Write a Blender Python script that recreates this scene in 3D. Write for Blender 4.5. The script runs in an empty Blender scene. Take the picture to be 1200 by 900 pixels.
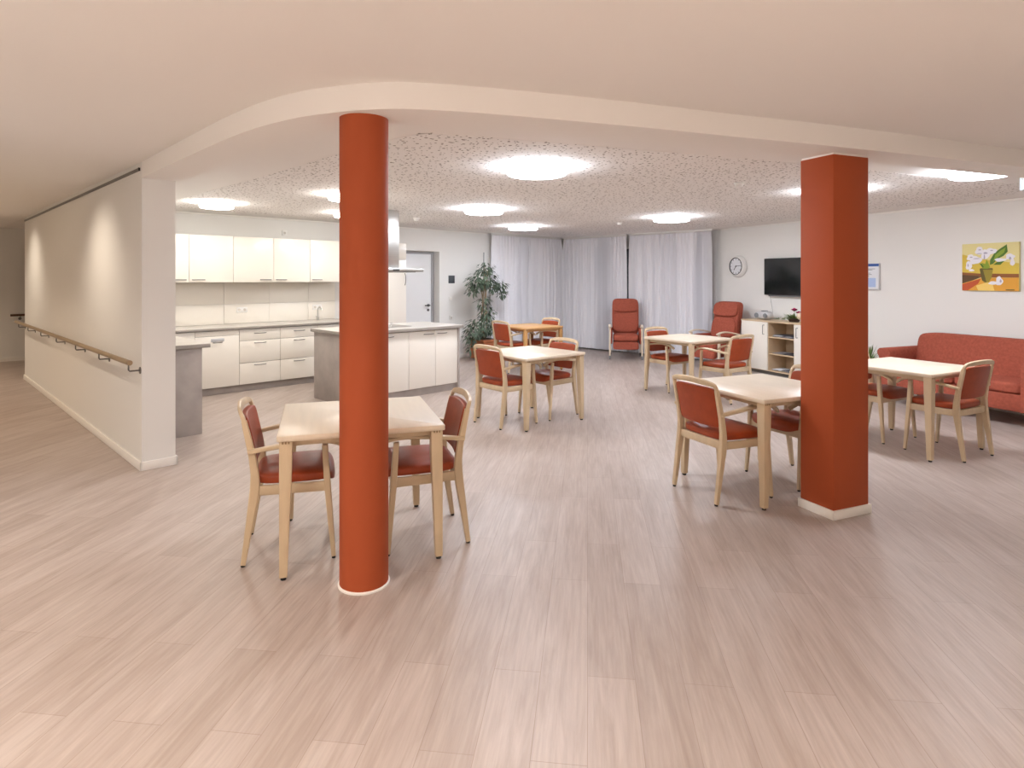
import bpy, bmesh, math, random
from mathutils import Vector, Matrix
from math import sin, cos, pi, radians as R_, sqrt

# ------------------------------------------------------------------ camera, world, exposure
sc = bpy.context.scene
C = sc.collection
sc.view_settings.view_transform = 'Standard'
sc.view_settings.look = 'None'
sc.view_settings.gamma = 1.0
sc.view_settings.use_curve_mapping = False
sc.view_settings.exposure = 0.08

CAM_H = 1.565
cam_d = bpy.data.cameras.new('camera')
cam = bpy.data.objects.new('camera', cam_d); C.objects.link(cam)
cam.location = (0, 0, CAM_H); cam.rotation_euler = (pi/2, 0, 0)
cam_d.sensor_width = 36.0; cam_d.lens = 721.0/1200.0*36.0
cam_d.shift_y = -(450-326.2)/1200.0
cam_d.clip_start = 0.05; cam_d.clip_end = 100
sc.camera = cam

w = bpy.data.worlds.new('night'); sc.world = w; w.use_nodes = True
w.node_tree.nodes['Background'].inputs[0].default_value = (0.02, 0.03, 0.05, 1)
w.node_tree.nodes['Background'].inputs[1].default_value = 0.3

LAMP_L = 50.0         # radiance of the round ceiling lamps
LAMP_COL = (0.93, 0.985, 1.08)
WARM = (1.0, 0.90, 0.81)
HALL_FILL_L = 9.0         # radiance of the added, unseen dome lamps that fill the hall
DOWN_W = 78.0
SPOT_W = 84.0        # watts of each corridor wall spot

# ------------------------------------------------------------------ frames of reference
Q = sqrt(0.5)
O = Vector((-3.009, 5.001)); KE = Vector((Q, Q)); KN = Vector((-Q, Q))
def K(a, b, z=0.0):
    p = O + KE*a + KN*b
    return Vector((p.x, p.y, z))
KROT = R_(45)
PH = R_(23); RN = Vector((cos(PH), sin(PH))); RT = Vector((-sin(PH), cos(PH))); WN = 8.154
def W(s, d=0.0, z=0.0):
    p = RN*(WN-d) + RT*s
    return Vector((p.x, p.y, z))
WROT = R_(-67)
H_IN, H_BEAM, H_UP = 2.49, 2.383, 2.513

# ------------------------------------------------------------------ materials
def lin(c):
    c = c/255.0
    return c/12.92 if c <= 0.04045 else ((c+0.055)/1.055)**2.4
def rgb(r, g, b): return (lin(r), lin(g), lin(b), 1.0)
def new_mat(name):
    m = bpy.data.materials.new(name); m.use_nodes = True
    return m, m.node_tree, m.node_tree.nodes['Principled BSDF']
def nd(nt, t, **kw):
    n = nt.nodes.new(t)
    for k, v in kw.items(): setattr(n, k, v)
    return n
def mat(name, col, rough=0.5, metal=0.0, var=0.0, scale=8.0, stretch=(1, 1, 1), bump=0.0, bscale=None, spec=0.5, coat=0.0):
    m, nt, p = new_mat(name)
    p.inputs['Base Color'].default_value = col
    p.inputs['Roughness'].default_value = rough
    p.inputs['Metallic'].default_value = metal
    p.inputs['Specular IOR Level'].default_value = spec
    p.inputs['Coat Weight'].default_value = coat
    if var or bump:
        tc = nd(nt, 'ShaderNodeTexCoord'); mp = nd(nt, 'ShaderNodeMapping')
        mp.inputs['Scale'].default_value = stretch
        nt.links.new(tc.outputs['Object'], mp.inputs['Vector'])
        nz = nd(nt, 'ShaderNodeTexNoise'); nz.inputs['Scale'].default_value = scale; nz.inputs['Detail'].default_value = 5
        nt.links.new(mp.outputs[0], nz.inputs['Vector'])
        if var:
            r = nd(nt, 'ShaderNodeValToRGB')
            r.color_ramp.elements[0].position = 0.3; r.color_ramp.elements[1].position = 0.7
            r.color_ramp.elements[0].color = tuple(c*(1-var) for c in col[:3])+(1,)
            r.color_ramp.elements[1].color = tuple(min(1, c*(1+var)) for c in col[:3])+(1,)
            nt.links.new(nz.outputs[0], r.inputs[0]); nt.links.new(r.outputs[0], p.inputs['Base Color'])
        if bump:
            bz = nz
            if bscale:
                bz = nd(nt, 'ShaderNodeTexNoise'); bz.inputs['Scale'].default_value = bscale
                nt.links.new(mp.outputs[0], bz.inputs['Vector'])
            b = nd(nt, 'ShaderNodeBump'); b.inputs['Strength'].default_value = bump; b.inputs['Distance'].default_value = 0.004
            nt.links.new(bz.outputs[0], b.inputs['Height']); nt.links.new(b.outputs[0], p.inputs['Normal'])
    return m
def emit(name, col, s):
    m = bpy.data.materials.new(name); m.use_nodes = True; nt = m.node_tree; nt.nodes.clear()
    e = nd(nt, 'ShaderNodeEmission'); e.inputs[0].default_value = tuple(col)+(1,); e.inputs[1].default_value = s
    o = nd(nt, 'ShaderNodeOutputMaterial'); nt.links.new(e.outputs[0], o.inputs[0]); return m

def floor_mat():
    m, nt, p = new_mat('plank_floor'); L = nt.links.new
    geo = nd(nt, 'ShaderNodeNewGeometry'); mp = nd(nt, 'ShaderNodeMapping', vector_type='POINT')
    mp.inputs['Rotation'].default_value = (0, 0, R_(-97+14))
    # rotate so that texture x runs along the planks (7 degrees right of the view axis)
    mp.inputs['Rotation'].default_value = (0, 0, -R_(83))
    L(geo.outputs['Position'], mp.inputs['Vector'])
    br = nd(nt, 'ShaderNodeTexBrick', offset=0.37, offset_frequency=2)
    br.inputs['Scale'].default_value = 1.0
    br.inputs['Color1'].default_value = rgb(184, 170, 162); br.inputs['Color2'].default_value = rgb(173, 158, 149)
    br.inputs['Mortar'].default_value = rgb(156, 139, 128)
    br.inputs['Mortar Size'].default_value = 0.0012; br.inputs['Mortar Smooth'].default_value = 0.3
    br.inputs['Brick Width'].default_value = 1.22; br.inputs['Row Height'].default_value = 0.185
    L(mp.outputs[0], br.inputs['Vector'])
    mp2 = nd(nt, 'ShaderNodeMapping'); mp2.inputs['Scale'].default_value = (1.1, 9, 1)
    L(mp.outputs[0], mp2.inputs['Vector'])
    n1 = nd(nt, 'ShaderNodeTexNoise'); n1.inputs['Scale'].default_value = 1.6; n1.inputs['Detail'].default_value = 8; n1.inputs['Roughness'].default_value = 0.65; n1.inputs['Distortion'].default_value = 0.6
    L(mp2.outputs[0], n1.inputs['Vector'])
    mp3 = nd(nt, 'ShaderNodeMapping'); mp3.inputs['Scale'].default_value = (3, 60, 1)
    L(mp.outputs[0], mp3.inputs['Vector'])
    n2 = nd(nt, 'ShaderNodeTexNoise'); n2.inputs['Scale'].default_value = 1.2; n2.inputs['Detail'].default_value = 4
    L(mp3.outputs[0], n2.inputs['Vector'])
    r1 = nd(nt, 'ShaderNodeValToRGB'); r1.color_ramp.elements[0].position = .34; r1.color_ramp.elements[1].position = .68
    r1.color_ramp.elements[0].color = (.86, .83, .80, 1); r1.color_ramp.elements[1].color = (1.07, 1.09, 1.1, 1)
    L(n1.outputs[0], r1.inputs[0])
    r2 = nd(nt, 'ShaderNodeValToRGB'); r2.color_ramp.elements[0].position = .35; r2.color_ramp.elements[1].position = .7
    r2.color_ramp.elements[0].color = (.915, .905, .90, 1); r2.color_ramp.elements[1].color = (1.05, 1.05, 1.045, 1)
    L(n2.outputs[0], r2.inputs[0])
    m1 = nd(nt, 'ShaderNodeMixRGB', blend_type='MULTIPLY'); m1.inputs[0].default_value = 1
    L(br.outputs[0], m1.inputs[1]); L(r1.outputs[0], m1.inputs[2])
    m2 = nd(nt, 'ShaderNodeMixRGB', blend_type='MULTIPLY'); m2.inputs[0].default_value = 1
    L(m1.outputs[0], m2.inputs[1]); L(r2.outputs[0], m2.inputs[2])
    L(m2.outputs[0], p.inputs['Base Color'])
    p.inputs['Roughness'].default_value = 0.42; p.inputs['Specular IOR Level'].default_value = 0.45
    b = nd(nt, 'ShaderNodeBump'); b.inputs['Strength'].default_value = 0.12; b.inputs['Distance'].default_value = 0.002
    L(n2.outputs[0], b.inputs['Height']); L(b.outputs[0], p.inputs['Normal'])
    return m
def perf_mat():
    m, nt, p = new_mat('perforated_plaster'); L = nt.links.new
    geo = nd(nt, 'ShaderNodeNewGeometry')
    out = None
    for sc_, lo, thr in ((12.5, 0.085, 0.09), (19, 0.09, 0.11)):
        v = nd(nt, 'ShaderNodeTexVoronoi', voronoi_dimensions='2D'); v.inputs['Scale'].default_value = sc_
        L(geo.outputs['Position'], v.inputs['Vector'])
        sep = nd(nt, 'ShaderNodeSeparateColor'); L(v.outputs['Color'], sep.inputs[0])
        mu = nd(nt, 'ShaderNodeMath', operation='MULTIPLY_ADD'); mu.inputs[1].default_value = thr; mu.inputs[2].default_value = lo-0.02
        L(sep.outputs[0], mu.inputs[0])
        lt = nd(nt, 'ShaderNodeMath', operation='LESS_THAN'); L(v.outputs['Distance'], lt.inputs[0]); L(mu.outputs[0], lt.inputs[1])
        # only some cells carry a hole
        g = nd(nt, 'ShaderNodeMath', operation='GREATER_THAN'); g.inputs[1].default_value = 0.25; L(sep.outputs[1], g.inputs[0])
        a = nd(nt, 'ShaderNodeMath', operation='MULTIPLY'); L(lt.outputs[0], a.inputs[0]); L(g.outputs[0], a.inputs[1])
        if out is None: out = a
        else:
            mx = nd(nt, 'ShaderNodeMath', operation='MAXIMUM'); L(out.outputs[0], mx.inputs[0]); L(a.outputs[0], mx.inputs[1]); out = mx
    mix = nd(nt, 'ShaderNodeMixRGB'); mix.inputs[1].default_value = rgb(241, 237, 234); mix.inputs[2].default_value = rgb(128, 115, 107)
    L(out.outputs[0], mix.inputs[0]); L(mix.outputs[0], p.inputs['Base Color'])
    p.inputs['Roughness'].default_value = 0.9
    return m
def curtain_mat():
    m = bpy.data.materials.new('sheer_curtain'); m.use_nodes = True; nt = m.node_tree; nt.nodes.clear(); L = nt.links.new
    d = nd(nt, 'ShaderNodeBsdfDiffuse'); d.inputs[0].default_value = rgb(247, 246, 250)
    t = nd(nt, 'ShaderNodeBsdfTranslucent'); t.inputs[0].default_value = rgb(247, 246, 250)
    x = nd(nt, 'ShaderNodeBsdfTransparent'); x.inputs[0].default_value = (.95, .95, .97, 1)
    a = nd(nt, 'ShaderNodeMixShader'); a.inputs[0].default_value = 0.06; L(d.outputs[0], a.inputs[1]); L(t.outputs[0], a.inputs[2])
    b = nd(nt, 'ShaderNodeMixShader'); b.inputs[0].default_value = 0.035; L(a.outputs[0], b.inputs[1]); L(x.outputs[0], b.inputs[2])
    o = nd(nt, 'ShaderNodeOutputMaterial'); L(b.outputs[0], o.inputs[0]); return m
def glass_mat(name='window_glass', tint=(.85, .9, .92, 1)):
    m = bpy.data.materials.new(name); m.use_nodes = True; nt = m.node_tree; nt.nodes.clear(); L = nt.links.new
    g = nd(nt, 'ShaderNodeBsdfGlossy'); g.inputs['Roughness'].default_value = 0.02
    x = nd(nt, 'ShaderNodeBsdfTransparent'); x.inputs[0].default_value = tint
    b = nd(nt, 'ShaderNodeMixShader'); b.inputs[0].default_value = 0.1; L(x.outputs[0], b.inputs[1]); L(g.outputs[0], b.inputs[2])
    o = nd(nt, 'ShaderNodeOutputMaterial'); L(b.outputs[0], o.inputs[0]); return m

M = {}
M['floor'] = floor_mat()
M['perf'] = perf_mat()
M['ceil'] = mat('white_ceiling_paint', rgb(241, 237, 233), .9)
M['wall'] = mat('white_wall_paint', rgb(232, 230, 226), .85, bump=.08, scale=120)
M['trim'] = mat('white_trim_paint', rgb(240, 236, 230), .5)
M['orange'] = mat('burnt_orange_paint', rgb(168, 80, 46), .6, var=.03, scale=2, spec=.2)
M['maple'] = mat('pale_maple', rgb(206, 184, 152), .42, var=.07, scale=3, stretch=(6, 1, 1), bump=.03)
M['maple_top'] = mat('pale_maple_top', rgb(222, 206, 184), .35, var=.04, scale=2.5, stretch=(12, 1, 1))
M['honey'] = mat('honey_beech', rgb(196, 150, 96), .42, var=.08, scale=3, stretch=(6, 1, 1))
M['leather'] = mat('rust_leather', rgb(154, 66, 34), .42, var=.10, scale=14, bump=.12, bscale=160, spec=.3)
M['fabric'] = mat('rust_fabric', rgb(158, 82, 64), .85, var=.16, scale=38, bump=.2, bscale=300, spec=.2)
M['fabric_dark'] = mat('rust_piping', rgb(110, 44, 30), .8)
M['front'] = mat('cream_lacquer', rgb(238, 232, 222), .30)
M['carcass'] = mat('cream_carcass', rgb(205, 198, 188), .5)
M['gap'] = mat('shadow_gap_grey', rgb(96, 90, 84), .7)
M['concrete'] = mat('grey_concrete_laminate', rgb(168, 159, 153), .5, var=.13, scale=5)
M['worktop'] = mat('stone_worktop', rgb(206, 200, 192), .30, var=.06, scale=9)
M['worktop_edge'] = mat('worktop_edge', rgb(150, 143, 136), .45, var=.05, scale=9)
M['steel'] = mat('brushed_steel', rgb(200, 198, 194), .28, metal=1.0, var=.04, scale=2, stretch=(1, 1, 40))
M['steel_dark'] = mat('dark_steel', rgb(120, 118, 116), .35, metal=1.0)
M['rail_wood'] = mat('oak_handrail', rgb(152, 130, 102), .4, var=.1, scale=4)
M['rail_shaded'] = mat('shaded_oak_handrail', rgb(92, 62, 44), .4)  # oak darkened: shade at the corridor end is put into the colour
M['black'] = mat('black_plastic', rgb(22, 22, 24), .35)
M['screen'] = mat('dark_screen', rgb(14, 15, 18), .08, spec=.6)
M['white'] = mat('white_plastic', rgb(236, 234, 230), .4)
M['grey'] = mat('grey_plastic', rgb(120, 122, 124), .5)
M['curtain'] = curtain_mat()
M['glass'] = glass_mat()
M['frame'] = mat('anthracite_frame', rgb(70, 74, 78), .5)
M['door'] = mat('white_door', rgb(240, 240, 240), .4)
M['terra'] = mat('terracotta', rgb(178, 106, 66), .7, var=.1, scale=10)
M['soil'] = mat('soil', rgb(60, 44, 34), .95, var=.3, scale=40)
M['leaf'] = mat('ficus_leaf', rgb(76, 92, 72), .5, var=.4, scale=6)
M['leaf2'] = mat('bright_leaf', rgb(104, 128, 70), .5, var=.25, scale=9)
M['bark'] = mat('pale_bark', rgb(150, 132, 104), .8, var=.2, scale=20)
M['silver'] = mat('silver_plastic', rgb(206, 206, 208), .35, metal=.3)
M['pink'] = mat('magenta_petal', rgb(176, 32, 92), .6)
M['cream'] = mat('cream_ceramic', rgb(226, 206, 182), .4)
M['paper'] = mat('paper', rgb(225, 226, 230), .6)
M['blue'] = mat('blue_print', rgb(36, 78, 150), .5)
M['lightblue'] = mat('pale_blue_print', rgb(170, 190, 226), .6)
M['mag1'] = mat('dark_magazine', rgb(66, 70, 80), .4, var=.4, scale=30)
M['mag2'] = mat('grey_magazine', rgb(150, 146, 150), .4, var=.3, scale=24)
M['shelfwood'] = mat('sideboard_maple', rgb(212, 186, 152), .5, var=.06, scale=3)
M['lamp'] = emit('lamp_diffuser', LAMP_COL, LAMP_L)
M['lamp_k'] = emit('kitchen_lamp_diffuser', (1.0, .955, .88), LAMP_L)
M['dome'] = emit('fill_dome_diffuser', WARM, HALL_FILL_L)
M['down'] = emit('downlight_lens', WARM, 6.0)
M['sign'] = emit('lit_sign', (1, 1, 1), 3.0)
for k, c in dict(p_bg=(226, 214, 150), p_bg2=(214, 186, 70), p_band=(140, 84, 34), p_dark=(92, 66, 34), p_table=(222, 160, 52), p_red=(190, 82, 36), p_hi=(240, 206, 110),
                 p_pot=(150, 134, 40), p_pot2=(96, 82, 26), p_leaf=(74, 112, 24), p_leaf2=(134, 158, 40), p_white=(236, 234, 240), p_grey=(176, 170, 186)).items():
    M[k] = mat('paint_'+k[2:], rgb(*c), .6)

# ------------------------------------------------------------------ mesh builder
class MB:
    def __init__(s): s.bm = bmesh.new(); s.mi = 0
    def _fin(s, faces):
        for f in faces: f.material_index = s.mi
    def box(s, x0, x1, y0, y1, z0, z1, bev=0.0, seg=2, rot=None, piv=None):
        g = bmesh.ops.create_cube(s.bm, size=1.0); v = g['verts']
        for q in v:
            q.co = Vector(((x0+x1)/2+q.co.x*(x1-x0), (y0+y1)/2+q.co.y*(y1-y0), (z0+z1)/2+q.co.z*(z1-z0)))
        fs = set(f for q in v for f in q.link_faces)
        if bev:
            es = list(set(e for q in v for e in q.link_edges))
            r = bmesh.ops.bevel(s.bm, geom=es, offset=bev, segments=seg, affect='EDGES', profile=.5)
            v = list(set(r['verts'])); fs = set(f for q in v for f in q.link_faces)
        s._fin(fs)
        if rot is not None:
            bmesh.ops.rotate(s.bm, verts=list(set(q for f in fs for q in f.verts)), cent=piv or (0, 0, 0), matrix=rot)
        return s
    def cyl(s, p0, p1, r0, r1=None, n=16):
        p0 = Vector(p0); p1 = Vector(p1); d = p1-p0; r1 = r0 if r1 is None else r1
        g = bmesh.ops.create_cone(s.bm, cap_ends=True, segments=n, radius1=r0, radius2=r1, depth=d.length,
                                  matrix=Matrix.Translation((p0+p1)/2) @ d.to_track_quat('Z', 'Y').to_matrix().to_4x4())
        s._fin(set(f for q in g['verts'] for f in q.link_faces)); return s
    def ball(s, c, r, sx=1, sy=1, sz=1, u=14, v=9):
        g = bmesh.ops.create_uvsphere(s.bm, u_segments=u, v_segments=v, radius=r,
                                      matrix=Matrix.Translation(c) @ Matrix.Diagonal((sx, sy, sz, 1)))
        s._fin(set(f for q in g['verts'] for f in q.link_faces)); return s
    def loft(s, rings, caps=True, close=True):
        vs = [[s.bm.verts.new(p) for p in r] for r in rings]; n = len(vs[0]); fs = []
        for i in range(len(vs)-1):
            for j in range(n if close else n-1):
                k = (j+1) % n
                fs.append(s.bm.faces.new((vs[i][j], vs[i][k], vs[i+1][k], vs[i+1][j])))
        if caps: fs.append(s.bm.faces.new(vs[0][::-1])); fs.append(s.bm.faces.new(vs[-1]))
        s._fin(fs); return s
    def sweep(s, pts, sec, side=(1, 0, 0), n=8, pw=4.0):
        """rounded-rectangle member along pts; sec = list of (half width along side, half thickness)"""
        pts = [Vector(p) for p in pts]; side = Vector(side).normalized(); rings = []
        if len(sec) == 1: sec = sec*len(pts)
        for i, p in enumerate(pts):
            t = (pts[min(i+1, len(pts)-1)]-pts[max(i-1, 0)]).normalized()
            sd = (side - t*side.dot(t)).normalized(); up = t.cross(sd).normalized()
            a, b = sec[i]; ring = []
            for k in range(n*2):
                an = 2*pi*(k+.5)/(n*2); c_, s_ = cos(an), sin(an)
                e = 2.0/pw
                ring.append(p + sd*(a*math.copysign(abs(c_)**e, c_)) + up*(b*math.copysign(abs(s_)**e, s_)))
            rings.append(ring)
        return s.loft(rings)
    def tube(s, pts, r, n=10): return s.sweep(pts, [(r, r)], side=(0.02, 0.1, 1) if abs((Vector(pts[-1])-Vector(pts[0])).normalized().z) < .9 else (1, 0, 0), n=n//2, pw=2.0)
    def lathe(s, prof, c=(0, 0, 0), n=32):
        rings = [[Vector((c[0]+r*cos(2*pi*k/n), c[1]+r*sin(2*pi*k/n), c[2]+z)) for k in range(n)] for r, z in prof]
        return s.loft(rings)
    def prism(s, poly, z0, z1):
        return s.loft([[Vector((p[0], p[1], z0)) for p in poly], [Vector((p[0], p[1], z1)) for p in poly]])
    def prism_y(s, poly, y0, y1):      # polygon in x-z, extruded along y
        return s.loft([[Vector((p[0], y0, p[1])) for p in poly], [Vector((p[0], y1, p[1])) for p in poly]])
    def quad(s, a, b, c, d):
        f = s.bm.faces.new([s.bm.verts.new(p) for p in (a, b, c, d)]); f.material_index = s.mi; return s
    def face(s, ps):
        f = s.bm.faces.new([s.bm.verts.new(p) for p in ps]); f.material_index = s.mi; return s
    def pad(s, cx, cy, cz, hx, hy, hz, pw=5.0, bulge=0.0, nx=14, fn=None):
        """soft upholstery block: superellipsoid with optional crown; fn bends it afterwards"""
        old = set(s.bm.verts)
        g = bmesh.ops.create_cube(s.bm, size=2.0)
        es = list(set(e for q in g['verts'] for e in q.link_edges))
        bmesh.ops.subdivide_edges(s.bm, edges=es, cuts=nx, use_grid_fill=True)
        vs = set(s.bm.verts) - old
        for q in vs:
            x, y, z = q.co
            def wrp(t): return math.copysign(1-(1-abs(t))**1.6, t)   # denser near the edges
            x, y, z = wrp(x), wrp(y), wrp(z)
            m = max(abs(x), abs(y), abs(z), 1e-6)
            L = (abs(x)**pw+abs(y)**pw+abs(z)**pw)**(1/pw)
            k = m/L
            x, y, z = x*k, y*k, z*k
            z2 = z*(1+bulge*(1-x*x)*(1-y*y))
            p = Vector((cx+x*hx, cy+y*hy, cz+z2*hz))
            q.co = fn(p) if fn else p
        s._fin(set(f for q in vs for f in q.link_faces)); return s
    def build(s, name, m, parent=None, smooth=True, angle=35, loc=None, rz=None):
        me = bpy.data.meshes.new(name)
        bmesh.ops.recalc_face_normals(s.bm, faces=s.bm.faces[:])
        s.bm.to_mesh(me); s.bm.free()
        for mm in (m if isinstance(m, (list, tuple)) else [m]): me.materials.append(mm)
        if smooth:
            me.polygons.foreach_set('use_smooth', [True]*len(me.polygons))
            me.set_sharp_from_angle(angle=R_(angle))
        o = bpy.data.objects.new(name, me); C.objects.link(o)
        if parent: o.parent = parent
        if loc is not None: o.location = loc
        if rz is not None: o.rotation_euler = (0, 0, rz)
        return o

def thing(name, label, cat, loc=(0, 0, 0), rz=0.0, group=None):
    o = bpy.data.objects.new(name, None); C.objects.link(o)
    o.empty_display_size = .2
    o.location = loc; o.rotation_euler = (0, 0, rz); o['label'] = label; o['category'] = cat
    if group: o['group'] = group
    return o
def tag(o, label, cat, group=None):
    o['label'] = label; o['category'] = cat
    if group: o['group'] = group
    return o
def struct(o): o['kind'] = 'structure'; return o
def dup(root, loc, rz, label, group=None):
    r = root.copy(); C.objects.link(r); r.location = loc; r.rotation_euler = (0, 0, rz); r['label'] = label
    if group: r['group'] = group
    for ch in list(root.children):
        c = ch.copy(); C.objects.link(c); c.parent = r
        for g in list(ch.children):
            d = g.copy(); C.objects.link(d); d.parent = c
    return r
def spline(pts, n=8):
    out = []; P = [Vector(p) for p in pts]
    for i in range(len(P)-1):
        p0 = P[max(i-1, 0)]; p1 = P[i]; p2 = P[i+1]; p3 = P[min(i+2, len(P)-1)]
        for k in range(n):
            t = k/n
            out.append(.5*((2*p1)+(-p0+p2)*t+(2*p0-5*p1+4*p2-p3)*t*t+(-p0+3*p1-3*p2+p3)*t**3))
    out.append(P[-1]); return out

# ================================================================== SETTING
# curved edge of the lowered beam (plan), from the corridor wall round to the right
def xy(v): return Vector((v.x, v.y))
ctrl = [xy(K(0, 0)), xy(K(-.015, -.6)), xy(K(-.03, -1.25)), xy(K(-.04, -1.85)), xy(K(-.025, -2.32)), xy(K(.035, -2.68)), xy(K(.12, -2.90)), Vector((-.70, 2.985)), Vector((-.48, 2.975)),
        Vector((-.07, 3.07)), Vector((.7, 3.33)), Vector((1.31, 3.56)), Vector((1.97, 3.80)), Vector((2.79, 4.13)), Vector((3.66, 4.49)), Vector((5.2, 5.14)), Vector((6.8, 5.82))]
outer = spline(ctrl, 6)
def offset(poly, d):
    out = []
    for i, p in enumerate(poly):
        t = (poly[min(i+1, len(poly)-1)]-poly[max(i-1, 0)]).normalized()
        out.append(p + Vector((-t.y, t.x))*d)
    return out
inner = offset(outer, .29)
inner[0] = xy(K(.25, 0))

# floor and ceilings
struct(MB().prism([(-16, -3.2), (11, -3.2), (11, 19), (-16, 19)], -.12, 0).build('floor', M['floor'], smooth=False))
# upper ceiling covers the hall and corridor side of the beam
far = [(6.9, 5.86), (11, 7.5), (11, -3.2), (-16, -3.2), (-16, 12), tuple(xy(K(0, 12))), tuple(xy(K(.02, 6.6)))]
up_poly = [tuple(p + (KE*.02 if i == 0 else Vector((0, 0)))) for i, p in enumerate(outer)] + far
def flat_poly(name, poly, z0, z1, m):
    b = MB(); b.prism(poly, z0, z1); o = b.build(name, m, smooth=False); return struct(o)
flat_poly('ceiling', up_poly, H_UP, H_UP+.15, M['ceil'])
# lowered curved beam
b = MB()
n = len(outer)
vo = [[b.bm.verts.new((p.x, p.y, z)) for p in outer] for z in (H_BEAM, H_UP+.12)]
vi = [[b.bm.verts.new((p.x, p.y, z)) for p in inner] for z in (H_BEAM, H_UP+.12)]
for i in range(n-1):
    b.bm.faces.new((vo[0][i], vo[0][i+1], vo[1][i+1], vo[1][i]))
    b.bm.faces.new((vi[0][i], vi[1][i], vi[1][i+1], vi[0][i+1]))
    b.bm.faces.new((vo[0][i], vi[0][i], vi[0][i+1], vo[0][i+1]))
    b.bm.faces.new((vo[1][i], vo[1][i+1], vi[1][i+1], vi[1][i]))
b.bm.faces.new((vo[0][0], vo[1][0], vi[1][0], vi[0][0])); b.bm.faces.new((vo[0][-1], vi[0][-1], vi[1][-1], vo[1][-1]))
struct(b.build('trim_1', M['ceil'], angle=40))
# inner ceiling: smooth frieze + perforated field
A_WIN, B_KIT = 9.62, 3.62
in_poly = [tuple(p) for p in inner] + [(6.9, 6.2), (7.5, 6.5), tuple(xy(W(-.5, -.2))), tuple(xy(W(12, -.2))), tuple(xy(K(A_WIN+.2, -1))), tuple(xy(K(A_WIN+.2, B_KIT+.2))), tuple(xy(K(.25, B_KIT+.2)))]
flat_poly('ceiling', in_poly, H_IN, H_IN+.12, M['ceil'])
pf = offset(outer, .95)
pf = [p for p in pf if (p-O).dot(KN) < .3]
pf = [p for i, p in enumerate(pf) if (p-O).dot(KE) > .84 and p.x < 4.9]
perf_poly = [tuple(p) for p in pf] + [tuple(xy(W(2.2, .45))), tuple(xy(W(9.0, .45))), tuple(xy(K(8.9, -.3))), tuple(xy(K(8.9, 3.1))), tuple(xy(K(.9, 3.1)))]
o = MB().prism(perf_poly, H_IN-.002, H_IN+.01).build('ceiling', M['perf'], smooth=False); struct(o)

# corridor partition (free-standing end towards the hall)
def kbox(name, a0, a1, b0, b1, z0, z1, m, bev=0, kind=True, parent=None):
    b = MB(); b.box(a0, a1, b0, b1, z0, z1, bev)
    o = b.build(name, m, parent, smooth=bool(bev), loc=None if parent else (O.x, O.y, 0), rz=None if parent else KROT)
    if kind: struct(o)
    return o
kbox('wall_corridor', 0, .25, 0, 6.46, 0, 2.53, M['wall'])
b = MB(); b.box(-.015, 0, -.015, 6.475, 0, .072, .003); b.box(-.015, .265, -.015, 0, 0, .072, .003); b.box(.25, .265, -.015, .9, 0, .072, .003)
struct(b.build('baseboard_corridor', M['trim'], loc=(O.x, O.y, 0), rz=KROT))
kbox('wall_corridor_end', -2.6, 4.0, 9.25, 9.45, 0, 2.6, M['wall'])
kbox('baseboard_corridor_end', -2.5, 3.9, 9.235, 9.25, 0, .072, M['trim'])
kbox('wall_corridor_outer', -2.5, -2.3, -8.4, 9.3, 0, 2.6, M['wall'])
kbox('wall_side_passage', 4.0, 4.2, 3.87, 9.4, 0, 2.6, M['wall'])
kbox('ceiling_side_passage'[:7], .02, 4.1, 3.9, 9.4, H_UP, H_UP+.1, M['ceil'])
# kitchen wall with door recess, then window opening
b = MB()
D0, D1, DH = 4.93, 5.915, 2.075
WA0, WA1, WH = 7.42, 9.1, 2.20
b.box(.25, D0, B_KIT, B_KIT+.25, 0, 2.6); b.box(D0, D1, B_KIT, B_KIT+.25, DH, 2.6); b.box(D1, WA0, B_KIT, B_KIT+.25, 0, 2.6)
b.box(WA0, WA1, B_KIT, B_KIT+.25, WH, 2.6); b.box(WA0, WA1, B_KIT, B_KIT+.25, 0, .12); b.box(WA1, A_WIN+.25, B_KIT, B_KIT+.25, 0, 2.6)
struct(b.build('wall_kitchen', M['wall'], smooth=False, loc=(O.x, O.y, 0), rz=KROT))
b = MB(); b.box(D1, 7.1, B_KIT-.015, B_KIT, 0, .072, .003)
struct(b.build('baseboard_kitchen', M['trim'], loc=(O.x, O.y, 0), rz=KROT))
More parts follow.
